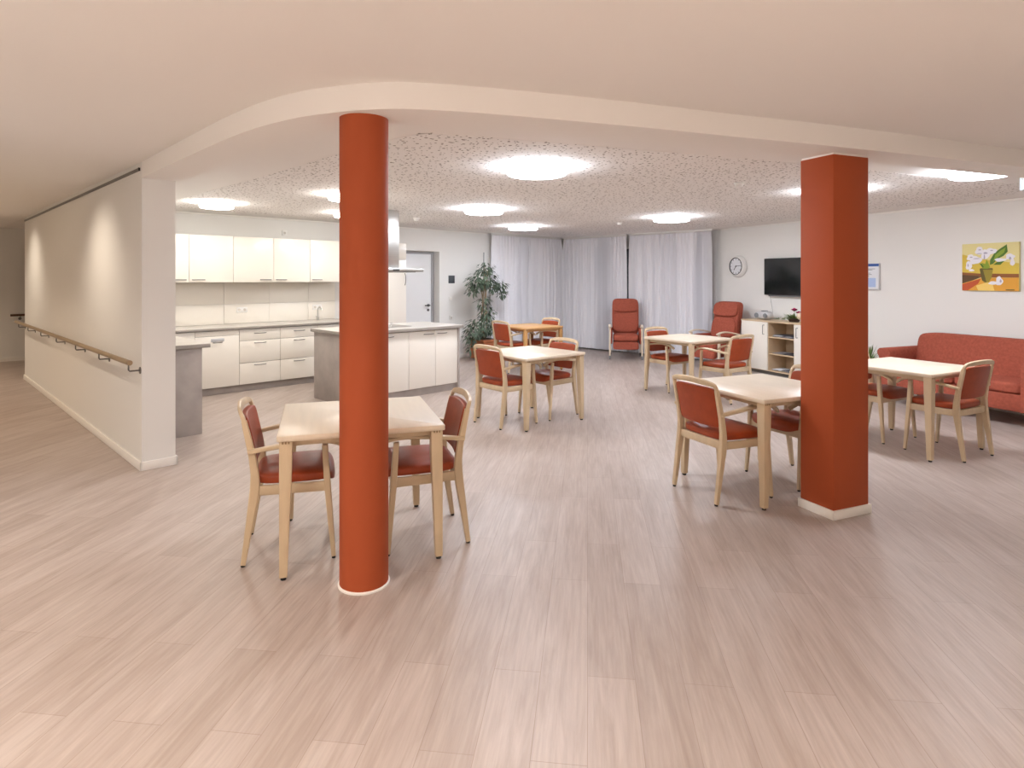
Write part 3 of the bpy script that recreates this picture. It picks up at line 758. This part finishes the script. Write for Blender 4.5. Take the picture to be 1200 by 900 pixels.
def round_rect(hx, hy, r, n=6):
    pts = []
    for cx, cy, a0 in ((hx-r, hy-r, 0), (-hx+r, hy-r, 90), (-hx+r, -hy+r, 180), (hx-r, -hy+r, 270)):
        for k in range(n+1):
            a = R_(a0+90*k/n); pts.append((cx+r*cos(a), cy+r*sin(a)))
    return pts
def make_table(wood, topm, r):
    t = thing('dining_table', '', 'table', group='square dining tables')
    h = .44; b = MB()
    p0 = round_rect(h-.003, h-.003, r); p1 = round_rect(h, h, r)
    b.loft([[Vector((p[0], p[1], z)) for p in q] for q, z in ((p0, .720), (p1, .723), (p1, .747), (p0, .750))])
    b.build('tabletop', topm, t, angle=50)
    for sx in (-1, 1):
        for sy in (-1, 1):
            wt = .0325; c = h-.012-wt if r < .05 else h-.022-wt
            b = MB(); rings = []
            for z, w_, off in ((.016, .0200, wt-.020), (.35, .0265, wt-.0265), (.58, .0315, wt-.0315), (.720, wt, 0)):
                cx, cy = sx*(c+off*1.0), sy*(c+off*1.0)
                rr = .003 if r < .05 else w_*.6
                rings.append([Vector((cx+p[0], cy+p[1], z)) for p in round_rect(w_, w_, rr, 3)])
            b.loft(rings); l = b.build('leg', wood, t)
            MB().cyl((sx*(c+.0125), sy*(c+.0125), 0), (sx*(c+.0125), sy*(c+.0125), .018), .015, n=14).build('glide', M['black'], l)
            g = MB()
            for k in (-1, 0, 1): g.box(sx*c+k*.015-.004, sx*c+k*.015+.004, sy*c-.0330, sy*c+.0330, .706, .7195)
            g.build('joint_notch', mat_notch, l)
    for s in (-1, 1):
        MB().box(-(h-.075), h-.075, s*(h-.075)-.009, s*(h-.075)+.009, .682, .719, .002).build('apron', wood, t)
        MB().box(s*(h-.075)-.009, s*(h-.075)+.009, -(h-.085), h-.085, .682, .719, .002).build('apron', wood, t)
    return t
mat_notch = mat('joint_brown', rgb(150, 124, 92), .6)  # darker brown of the joint notches
tab0 = make_table(M['maple'], M['maple_top'], .012)
tab1 = make_table(M['maple'], M['maple_top'], .075)
tab2 = make_table(M['honey'], M['honey'], .075)
tables = [
 (tab0, 'A', (-.923, 3.711), 17.55, 'pale maple dining table nearest the camera, crossed by the round column',
   [('x', -1, .03, .39, 'rust leather armchair at the left side of the table behind the round column'), ('x', 1, -.04, .378, 'rust leather armchair at the right side of the table behind the round column')]),
 (tab0, 'B', (.194, 6.854), 40.3, 'pale maple dining table in the centre of the room',
   [('x', -1, .045, .325, 'rust leather armchair with its back to the kitchen island, at the centre table'), ('x', 1, .04, .343, 'rust leather armchair on the far right side of the centre table')]),
 (tab0, 'C', (1.912, 4.698), 23.9, 'pale maple dining table directly left of the square pillar',
   [('x', -1, .0, .42, 'rust leather armchair with its back to us, left of the square pillar table'), ('x', 1, .015, .346, 'rust leather armchair half hidden behind the left face of the square pillar')]),
 (tab0, 'D', (3.742, 5.799), 27.4, 'pale maple dining table between the square pillar and the sofa',
   [('y', -1, .045, .322, 'rust leather armchair in front of the sofa, its back toward the right edge'), ('y', 1, .055, .358, 'rust leather armchair just right of the square pillar, mostly hidden by it')]),
 (tab1, 'E', (2.425, 8.492), 33.9, 'pale round-cornered dining table in front of the wall clock and high-backed chairs',
   [('y', 1, -.04, .31, 'rust leather armchair on the far left side of the table before the recliners'), ('y', -1, -.02, .647, 'rust leather armchair with its back to the white sideboard')]),
 (tab2, 'F', (.289, 10.61), 38.0, 'honey-coloured dining table farthest back, in front of the curtains',
   [('x', -1, .03, .355, 'rust leather armchair beside the ficus at the honey-coloured table'), ('x', 1, .08, .35, 'rust leather armchair against the curtains on the right of the honey table')]),
]
tused = set()
for src, key, (x, y), ang, lab, chairs in tables:
    if id(src) not in tused:
        tused.add(id(src)); t = src; t.location = (x, y, 0); t.rotation_euler = (0, 0, R_(ang)); t['label'] = lab
    else: t = dup(src, (x, y, 0), R_(ang), lab)
    a = R_(ang); ex = Vector((cos(a), sin(a))); ey = Vector((-sin(a), cos(a)))
    for ax, s, off, ds, cl in chairs:
        if ax == 'x': p = Vector((x, y))+ex*(s*ds)+ey*off; face = -ex*s
        else: p = Vector((x, y))+ey*(s*ds)+ex*off; face = -ey*s
        rz = math.atan2(face.y, face.x)-pi/2
        if not used[0]:
            used[0] = True; chair0.location = (p.x, p.y, 0); chair0.rotation_euler = (0, 0, rz); chair0['label'] = cl
        else: dup(chair0, (p.x, p.y, 0), rz, cl)

# ---- high-backed recliners (facing +y in their own frame)
def recliner(lab, loc, rz):
    t = thing('recliner', lab, 'armchair', loc, rz, 'high-backed recliners')
    fb, wd = M['fabric'], M['maple_top']
    def lean(p):
        return Vector((p.x, p.y-(p.z-.45)*.20, p.z))
    b = MB(); b.pad(0, -.235, .80, .262, .075, .355, pw=7, fn=lean, nx=10)
    b.build('backrest', fb, t)
    b = MB(); b.pad(0, -.150, 1.02, .255, .035, .125, pw=4, fn=lean, nx=8); b.build('head_cushion', fb, t)
    b = MB(); b.pad(0, -.150, .68, .25, .03, .19, pw=4, fn=lean, nx=8); b.build('back_cushion', fb, t)
    MB().pad(0, .06, .415, .245, .28, .07, pw=5, bulge=.1, nx=8).build('seat', fb, t)
    MB().pad(0, .285, .27, .245, .05, .075, pw=6, nx=8).build('footrest', fb, t)
    MB().box(-.24, .24, -.25, .22, .22, .34, .01).build('seat_base', M['fabric_dark'], t)
    for s in (-1, 1):
        MB().pad(s*.277, -.01, .44, .022, .27, .15, pw=8, nx=8).build('side_panel', fb, t)
        o = MB().sweep([(s*.305, .27, .075), (s*.305, .27, .40), (s*.303, .265, .615)], [(.017, .022)], n=4, pw=6).build('leg', wd, t)
        b = MB(); b.cyl((s*.305-.012, .27, .03), (s*.305+.012, .27, .03), .03, n=18); b.box(s*.305-.016, s*.305+.016, .262, .278, .03, .077, .002); b.build('castor', M['grey'], o)
        o = MB().sweep([(s*.295, -.30, .075), (s*.295, -.27, .35), (s*.295, -.26, .58)], [(.015, .02)], n=4, pw=6).build('leg', wd, t)
        b = MB(); b.cyl((s*.295-.012, -.30, .03), (s*.295+.012, -.30, .03), .03, n=18); b.box(s*.295-.016, s*.295+.016, -.308, -.292, .03, .077, .002); b.build('castor', M['black'], o)
        arm = spline([(s*.303, -.28, .585), (s*.303, -.10, .625), (s*.305, .08, .652), (s*.305, .22, .648), (s*.303, .31, .622)], 4)
        MB().sweep(arm, [(.028, .013)], n=5, pw=3).build('armrest', wd, t)
    return t
recliner('rust fabric high-backed recliner on castors in front of the curtains', (2.235, 12.10, 0), math.atan2(-.98, -.16)-pi/2)
recliner('rust fabric high-backed recliner turned sideways beside the white sideboard', (3.545, 10.72, 0), math.atan2(-.52, -.857)-pi/2)

# ---- sofa along the right wall
t = thing('sofa', 'rust-red fabric sofa against the right wall', 'sofa', W(5.375, 0), WROT)
LS = 1.70; fb = M['fabric']
def leanb(p): return Vector((p.x, p.y+(p.z-.5)*.22, p.z))
MB().pad(LS/2, -.25, .61, LS/2-.13, .095, .27, pw=9, fn=leanb, nx=12).build('backrest', fb, t)
for i in range(2):
    w0 = .14+i*(LS-.28)/2
    MB().pad(w0+(LS-.28)/4, -.50, .405, (LS-.28)/4-.002, .285, .062, pw=7, bulge=.12, nx=10).build('seat_cushion', fb, t)
MB().box(.13, LS-.13, -.775, -.10, .165, .345, .012).build('seat_base', fb, t)
for s, x in ((-1, .0), (1, LS)):
    # arm profile in x-z, flaring outwards at the top
    sg = 1 if s < 0 else -1
    prof = [(x+sg*.145, .165), (x+sg*.145, .60), (x+sg*.14, .655), (x+sg*.11, .685), (x+sg*.05, .69), (x-sg*.005, .68), (x-sg*.03, .65), (x-sg*.03, .615), (x-sg*.008, .58), (x+sg*.005, .50), (x+sg*.01, .165)]
    b = MB(); rings = []
    for y, k in ((-.80, .985), (-.79, 1.0), (-.06, 1.0), (-.05, .985)):
        c = Vector((x+sg*.07, .43)); rings.append([Vector((c.x+(p[0]-c.x)*k, y, c.y+(p[1]-c.y)*k)) for p in prof])
    b.loft(rings); b.build('armrest', fb, t, angle=50)
for x, y, m_ in ((.07, -.73, M['maple_top']), (LS-.075, -.745, M['maple_top']), (.07, -.12, M['black']), (LS-.07, -.12, M['black'])):
    b = MB(); rings = [[Vector((x+p[0], y+p[1], z)) for p in round_rect(w_, w_, .004, 2)] for z, w_ in ((0, .022), (.165, .034))]
    b.loft(rings); b.build('leg', m_, t)
MB().cyl((LS*.28, -.70, 0), (LS*.28, -.70, .165), .014, n=12).build('support_foot', M['black'], t)

# ---- sideboard
t = thing('sideboard', 'white-fronted maple sideboard with open middle shelves under the television', 'sideboard', W(8.165, 0), WROT)
wds = [.575, .53, .56]; LW = sum(wds); sw = M['shelfwood']; dp = .42
MB().box(-.005, LW+.005, -dp-.005, -.0, .850, .872, .002).build('top_panel', sw, t)
b = MB(); x = 0
for i in range(4):
    b.box(x-(.0 if i == 0 else .009), x+(.018 if i == 0 else .009 if i < 3 else 0.0) + (0 if i < 3 else .0) - (.0), -dp+.02, -.01, .06, .85)
    x += wds[i] if i < 3 else 0
b.build('side_panel', sw, t)
MB().box(.0, LW, -dp+.02, -.01, .055, .075).build('bottom_panel', sw, t)
MB().box(.0, LW, -.02, -.010, .075, .85).build('rear_panel', sw, t)
for z in (.33, .60): MB().box(wds[0]+.009, wds[0]+wds[1]-.009, -dp+.03, -.02, z, z+.018, .001).build('shelf', sw, t)
MB().box(.02, LW-.02, -dp+.05, -.03, 0, .055).build('plinth', M['gap'], t)
for i in (0, 2):
    x0 = 0 if i == 0 else wds[0]+wds[1]; x1 = x0+wds[i]
    d = MB().box(x0+.002, x1-.002, -dp, -dp+.019, .068, .848, .001).build('door', M['front'], t)
    hx = x1-.07 if i == 0 else x0+.07
    b = MB(); b.tube([(hx, -dp, .80), (hx, -dp-.03, .80), (hx, -dp-.032, .79), (hx, -dp-.032, .66), (hx, -dp-.03, .65), (hx, -dp, .65)], .005, 8); b.build('handle', M['steel_dark'], d)
# things on and in it: local helper
def side(u, v, z): 
    p = W(8.165-u, -v); return Vector((p.x, p.y, z))
t = thing('cd_radio', 'silver portable radio with raised aerial on the sideboard', 'radio', side(.30, -.20, .872), WROT)
b = MB(); b.pad(0, 0, .075, .155, .085, .07, pw=3, nx=8); b.build('body', M['silver'], t)
for s in (-1, 1): MB().cyl((s*.095, -.082, .07), (s*.095, -.094, .07), .042, n=24).build('speaker', M['grey'], t)
MB().cyl((0, 0, .138), (0, 0, .152), .055, n=28).build('disc_lid', M['grey'], t)
b = MB(); b.cyl((.13, .05, .12), (.055, .06, .43), .0025, n=8); b.build('aerial', M['steel_dark'], t)
# flower arrangement
rnd = random.Random(5)
t = thing('flower_arrangement', 'low flower arrangement with a magenta bloom on the sideboard', 'flower arrangement', side(.93, -.22, .872), WROT)
MB().lathe([(.002, 0), (.07, 0), (.085, .03), (.08, .055), (.002, .055)], n=24).build('bowl', M['soil'], t)
def leaf(b, p, d, L_, wd, droop=.3, up=Vector((0, 0, 1))):
    d = Vector(d).normalized(); sd = d.cross(up)
    if sd.length < .05: sd = Vector((1, 0, 0))
    sd.normalize(); p = Vector(p)
    m1 = p+d*L_*.35+Vector((0, 0, -droop*L_*.08)); m2 = p+d*L_*.7+Vector((0, 0, -droop*L_*.28)); e = p+d*L_+Vector((0, 0, -droop*L_*.6))
    v = [b.bm.verts.new(q) for q in (p, m1+sd*wd*.5, m2+sd*wd*.42, e, m2-sd*wd*.42, m1-sd*wd*.5)]; c1 = b.bm.verts.new(m1-Vector((0, 0, wd*.18))); c2 = b.bm.verts.new(m2-Vector((0, 0, wd*.15)))
    for f in ((v[0], v[1], c1), (v[1], v[2], c2, c1), (v[2], v[3], c2), (v[3], v[4], c2), (v[4], v[5], c1, c2), (v[5], v[0], c1)):
        b.bm.faces.new(f).material_index = b.mi
b = MB()
for i in range(90):
    a = rnd.uniform(0, 2*pi); r = rnd.uniform(.0, .08); el = rnd.uniform(.1, 1.0)
    leaf(b, (r*cos(a), r*sin(a), .05), (cos(a), sin(a)*.7, el), rnd.uniform(.05, .16), .022, .12)
for i in range(40):
    x = rnd.uniform(-.36, -.05); leaf(b, (x, rnd.uniform(-.04, .04), .02+rnd.uniform(0, .02)), (rnd.uniform(-1, .4), rnd.uniform(-1, 1), rnd.uniform(.1, .5)), .06, .02, .1)
b.build('foliage', M['leaf2'], t)
for (x, y, z, r) in ((.03, -.03, .20, .045), (.09, 0, .16, .03)):
    b = MB()
    for k in range(12): leaf(b, (x, y, z-.02), (cos(k*2.4), sin(k*2.4), .9-.05*k), .065, .045, .2)
    b.ball((x, y, z), r*.6); b.build('bloom', M['pink'], t)
    MB().cyl((x*.6, y*.6, .05), (x, y, z-.01), .003, n=8).build('stem', M['leaf2'], t)
MB().ball((.12, -.01, .10), .05, 1, 1, 1.15).build('cream_ornament', M['cream'], t)
# magazines
def mags(name, base_u, z, n_, seed, where):
    r2 = random.Random(seed)
    for k in range(n_):
        u = base_u+r2.uniform(-.006, .006)
        t_ = tag(MB().box(-.095, .095, -.13, .13, 0, .007, .001).build('magazine', [M['mag1'], M['mag2'], M['paper']][k % 3], loc=side(u, -.22+r2.uniform(-.03, .03), z+.0015+k*.0075), rz=WROT+r2.uniform(-.08, .08)),
                 where[k], 'magazine', 'magazines on the sideboard shelves')
pos = ['lowest', 'second lowest', 'third from the bottom', 'fourth from the bottom', 'topmost']
mags('m', wds[0]+.135, .619, 4, 3, ['magazine in the left pile on the upper open shelf, ' + ['lowest', 'second lowest', 'second from top', 'topmost'][k] for k in range(4)])
mags('m', wds[0]+.375, .619, 4, 4, ['magazine in the right pile on the upper open shelf, ' + ['lowest', 'second lowest', 'second from top', 'topmost'][k] for k in range(4)])
mags('m', wds[0]+.15, .349, 2, 6, ['flat magazine at the left of the middle open shelf, ' + ['lower', 'upper'][k] for k in range(2)])
mags('m', wds[0]+.375, .349, 1, 9, ['dark flat magazine at the right of the middle open shelf'])
mags('m', wds[0]+.14, .076, 3, 8, ['magazine in the left pile on the bottom open shelf, ' + ['lowest', 'middle', 'topmost'][k] for k in range(3)])
mags('m', wds[0]+.375, .076, 4, 12, ['magazine in the right pile on the bottom open shelf, ' + ['lowest', 'second lowest', 'second from top', 'topmost'][k] for k in range(4)])

# ---- television, clock, notice, painting (wall frame: y = 0 at the wall)
t = thing('television', 'black flat television on the right wall, cut off by the square pillar', 'television', W(7.99, 0, 0), WROT)
MB().box(0, 1.07, -.085, -.045, 1.285, 1.90, .004).build('casing', M['black'], t)
MB().box(.012, 1.058, -.0865, -.085, 1.302, 1.888).build('screen', M['screen'], t)
MB().box(.30, .77, -.045, 0, 1.40, 1.75, .004).build('wall_bracket', M['steel_dark'], t)
MB().box(.08, .98, -.07, -.05, 1.262, 1.285, .003).build('lower_speaker_bar', M['grey'], t)
t = thing('wall_clock', 'round white wall clock with black rim, left of the television', 'clock', W(8.66, 0, 1.783), WROT)
def ring_y(b, prof, n=48):
    b.loft([[Vector((r*cos(2*pi*k/n), y, r*sin(2*pi*k/n))) for k in range(n)] for r, y in prof])
b = MB(); ring_y(b, [(.01, 0), (.185, 0), (.20, -.02), (.195, -.05), (.175, -.085), (.16, -.088), (.155, -.075), (.01, -.075)]); b.build('case', M['white'], t)
b = MB(); ring_y(b, [(.153, -.076), (.158, -.09), (.150, -.096), (.146, -.090), (.146, -.077)]); b.build('rim', M['black'], t)
b = MB(); ring_y(b, [(.01, -.0755), (.146, -.0755), (.146, -.078), (.01, -.078)]); b.build('dial', M['paper'], t)
b = MB()
for k in range(12):
    a = pi/2-2*pi*k/12; L_ = .022
    rot = Matrix.Rotation(-(pi/2-a) if False else (a-pi/2)*-1, 3, 'Y')
    b.box(-.004, .004, -.0795, -.078, .115, .115+L_, rot=rot)
b.build('hour_mark', M['black'], t)
b = MB(); b.box(-.006, .006, -.082, -.080, -.02, .085, rot=Matrix.Rotation(R_(217), 3, 'Y')); b.cyl((0, -.078, 0), (0, -.086, 0), .011, n=16); b.build('hour_hand', M['black'], t)
b = MB(); b.box(-.004, .004, -.085, -.083, -.02, .125, rot=Matrix.Rotation(R_(84), 3, 'Y')); b.build('minute_hand', M['black'], t)
t = thing('notice_frame', 'small wall notice holder with blue header, right of the square pillar', 'notice', W(6.24, 0, 0), WROT)
MB().box(0, .30, -.03, 0, 1.40, 1.775, .004).build('frame', M['silver'], t)
MB().box(.008, .285, -.0325, -.03, 1.415, 1.765).build('sheet', M['paper'], t)
MB().box(.004, .296, -.034, -.0325, 1.735, 1.772).build('header', M['blue'], t)
b = MB()
for k, (z, x0, x1) in enumerate([(1.70, .06, .24), (1.685, .09, .2), (1.64, .04, .17), (1.62, .04, .19), (1.60, .04, .15)]): b.box(x0, x1, -.0331, -.0325, z-.004, z+.003)
b.build('text_lines', M['grey'], t)
MB().box(.03, .25, -.0332, -.0325, 1.44, 1.57).build('text_block', M['lightblue'], t)
# painting
t = thing('painting', 'still-life painting of white flowers in a pot on yellow', 'painting', W(4.845, 0, 1.415), WROT)
PW, PHh = .615, .572
MB().box(0, PW, -.03, -.002, 0, PHh, .002).build('canvas', M['p_bg'], t)
b = MB(); order = ['p_bg', 'p_bg2', 'p_band', 'p_dark', 'p_table', 'p_red', 'p_hi', 'p_pot', 'p_pot2', 'p_leaf', 'p_leaf2', 'p_white', 'p_grey']; layer = [0]
def shp(m_, pts):
    layer[0] += 1; b.mi = order.index(m_); y = -.0302-layer[0]*.00008
    b.face([Vector((PW*(p[0]-95)/790.0, y, PHh*(1-(p[1]-95)/700.0))) for p in pts])
shp('p_bg2', [(97, 250), (400, 330), (883, 400), (883, 560), (97, 540)])
shp('p_band', [(97, 500), (350, 540), (883, 548), (883, 600), (97, 600)])
shp('p_bg2', [(97, 440), (330, 440), (350, 540), (97, 520)])
shp('p_dark', [(97, 560), (330, 575), (360, 600), (97, 700)])
shp('p_table', [(97, 690), (370, 605), (883, 600), (883, 793), (97, 793)])
shp('p_red', [(97, 700), (370, 615), (330, 690), (180, 793), (97, 793)])
shp('p_hi', [(300, 720), (520, 650), (560, 793), (330, 793)])
def blob(m_, cx, cy, rx, ry, wob=.12, n_=18, ph=0, ang=0):
    pts = []
    for k in range(n_):
        a = 2*pi*k/n_; q = 1+wob*sin(3*a+ph)+wob*.6*sin(5*a+2*ph)
        x, y = rx*cos(a)*q, ry*sin(a)*q; pts.append((cx+x*cos(ang)-y*sin(ang), cy+x*sin(ang)+y*cos(ang)))
    shp(m_, pts)
shp('p_pot', [(350, 470), (540, 470), (520, 600), (480, 670), (420, 675), (385, 640)])
shp('p_pot2', [(350, 470), (395, 475), (420, 560), (450, 675), (385, 640)])
shp('p_pot2', [(365, 462), (530, 462), (538, 485), (352, 485)])
shp('p_leaf', [(495, 415), (500, 340), (560, 240), (640, 180), (725, 125), (738, 230), (680, 290), (600, 330), (540, 400)])
shp('p_leaf2', [(540, 370), (570, 270), (650, 205), (710, 170), (690, 240), (610, 300)])
shp('p_leaf', [(540, 415), (600, 370), (695, 362), (640, 415)])
shp('p_leaf2', [(400, 470), (380, 380), (430, 400), (450, 330), (480, 400), (500, 450), (470, 470)])
shp('p_leaf', [(395, 460), (350, 390), (380, 395), (410, 440)])
for c in ((350, 205, 60, 60, 0), (430, 260, 60, 70, 1), (515, 215, 75, 45, 2), (225, 300, 60, 45, .5), (290, 340, 90, 60, 1.5), (195, 420, 45, 65, .8), (235, 490, 40, 18, .3), (640, 345, 80, 25, 2.2), (770, 300, 60, 40, 1.1), (800, 380, 30, 55, .2), (625, 650, 48, 65, .9), (540, 680, 60, 25, 0)):
    blob('p_white', c[0], c[1], c[2], c[3], .12, 18, c[4])
for c in ((355, 190, 22, 8, .4), (435, 240, 30, 14, .9), (520, 205, 20, 8, 0), (230, 295, 22, 8, 0), (310, 318, 50, 6, .2), (185, 415, 8, 24, 0), (770, 325, 16, 22, 0), (645, 650, 14, 24, .3), (420, 300, 10, 40, .5), (350, 245, 40, 6, -.3)):
    blob('p_grey', c[0], c[1], c[2], c[3], .1, 14, c[4])
b.build('painted_image', [M[k] for k in order], t, smooth=False)
MB().box(.48, .57, -.0316, -.0312, .010, .022).build('signature', M['p_pot2'], t)

# ---- plants
def ficus():
    rnd = random.Random(11)
    t = thing('ficus', 'tall leafy ficus in a terracotta planter between kitchen and curtains', 'plant', K(6.66, 3.17), KROT)
    b = MB(); b.box(-.19, .19, -.19, .19, .02, .38, .012); b.box(-.205, .205, -.205, .205, .34, .385, .01); b.build('planter', M['terra'], t)
    MB().box(-.17, .17, -.17, .17, .385, .392).build('soil', M['soil'], t)
    b = MB(); b.cyl((.0, .02, .39), (.01, .02, 2.07), .009, n=8); b.build('support_pole', M['steel_dark'], t)
    b = MB(); tips = []
    for k in range(4):
        a = 2*pi*k/4+.4
        pts = spline([(.03*cos(a), .03*sin(a), .39), (.05*cos(a+.6), .05*sin(a+.6), .8), (.04*cos(a+1.5), .04*sin(a+1.5), 1.2), (.06*cos(a+2), .06*sin(a+2), 1.5+.1*k)], 4)
        b.sweep(pts, [(.011, .011)], n=4, pw=2)
    b.build('stems', M['bark'], t)
    f = MB(); br = MB()
    # (centre x (along wall), y, z, radius, count)
    clusters = [(-.02, -.02, 1.58, .26, 210), (-.22, -.02, 1.50, .20, 150), (.20, -.02, 1.45, .18, 110), (.05, 0, 1.78, .16, 70), (.40, -.03, 1.42, .15, 90), (.46, -.03, 1.28, .10, 50), (-.30, 0, 1.33, .12, 50),
                (-.02, 0, 1.10, .15, 80), (.08, 0, .88, .18, 100), (.0, 0, .66, .24, 190), (-.24, -.05, .62, .24, 190), (-.38, -.08, .48, .18, 100), (.16, 0, .58, .16, 90), (-.42, -.1, .26, .10, 40)]
    for cx, cy, cz, r, cnt in clusters:
        br.tube([(0, 0, max(.45, min(1.6, cz-.1))), (cx*.5, cy*.5, cz-.03), (cx, cy, cz)], .004, 6)
        for i in range(int(cnt*.78)):
            a = rnd.uniform(0, 2*pi); ph = math.acos(rnd.uniform(-1, 1)); q = r*rnd.uniform(.2, 1)**.5
            p = Vector((cx+q*sin(ph)*cos(a), min(.28, cy+q*sin(ph)*sin(a)), cz+q*.8*cos(ph)))
            if p.z < .06: continue
            if p.z < .42 and abs(p.x) < .25 and abs(p.y) < .25: continue
            d = Vector((cos(a)*sin(ph), sin(a)*sin(ph), -.35+.3*cos(ph)+rnd.uniform(-.5, .2)))
            if p.y > .2: d.y = -abs(d.y)
            leaf(f, p, d, rnd.uniform(.055, .10), rnd.uniform(.026, .04), .5)
    f.build('foliage', M['leaf'], t, angle=20); br.build('branches', M['bark'], t)
ficus()
def spiky():
    rnd = random.Random(3)
    t = thing('spiky_plant', 'green spiky-leaved potted plant between square pillar and sofa', 'plant', W(5.80, .42), WROT)
    MB().lathe([(.002, .0), (.09, .0), (.125, .40), (.135, .40), (.135, .43), (.115, .43), (.11, .41), (.002, .41)], n=28).build('pot', M['cream'], t)
    b = MB()
    for k in range(70):
        a = rnd.uniform(0, 2*pi); el = rnd.uniform(.15, 1.4); L_ = rnd.uniform(.20, .30); wd = .008
        pts = []
        for i in range(6):
            f = i/5; r = L_*f*cos(el); z = .42+L_*f*sin(el)-.06*f*f*cos(el)
            pts.append(Vector((r*cos(a), r*sin(a), z)))
        sd = Vector((-sin(a), cos(a), 0))
        prev = None
        for i, p in enumerate(pts):
            w_ = wd*(1-(i/5)**2)+.0012; cur = (b.bm.verts.new(p-sd*w_), b.bm.verts.new(p+sd*w_))
            if prev: b.bm.faces.new((prev[0], prev[1], cur[1], cur[0]))
            prev = cur
    b.build('leaves', M['leaf2'], t, angle=20)
spiky()
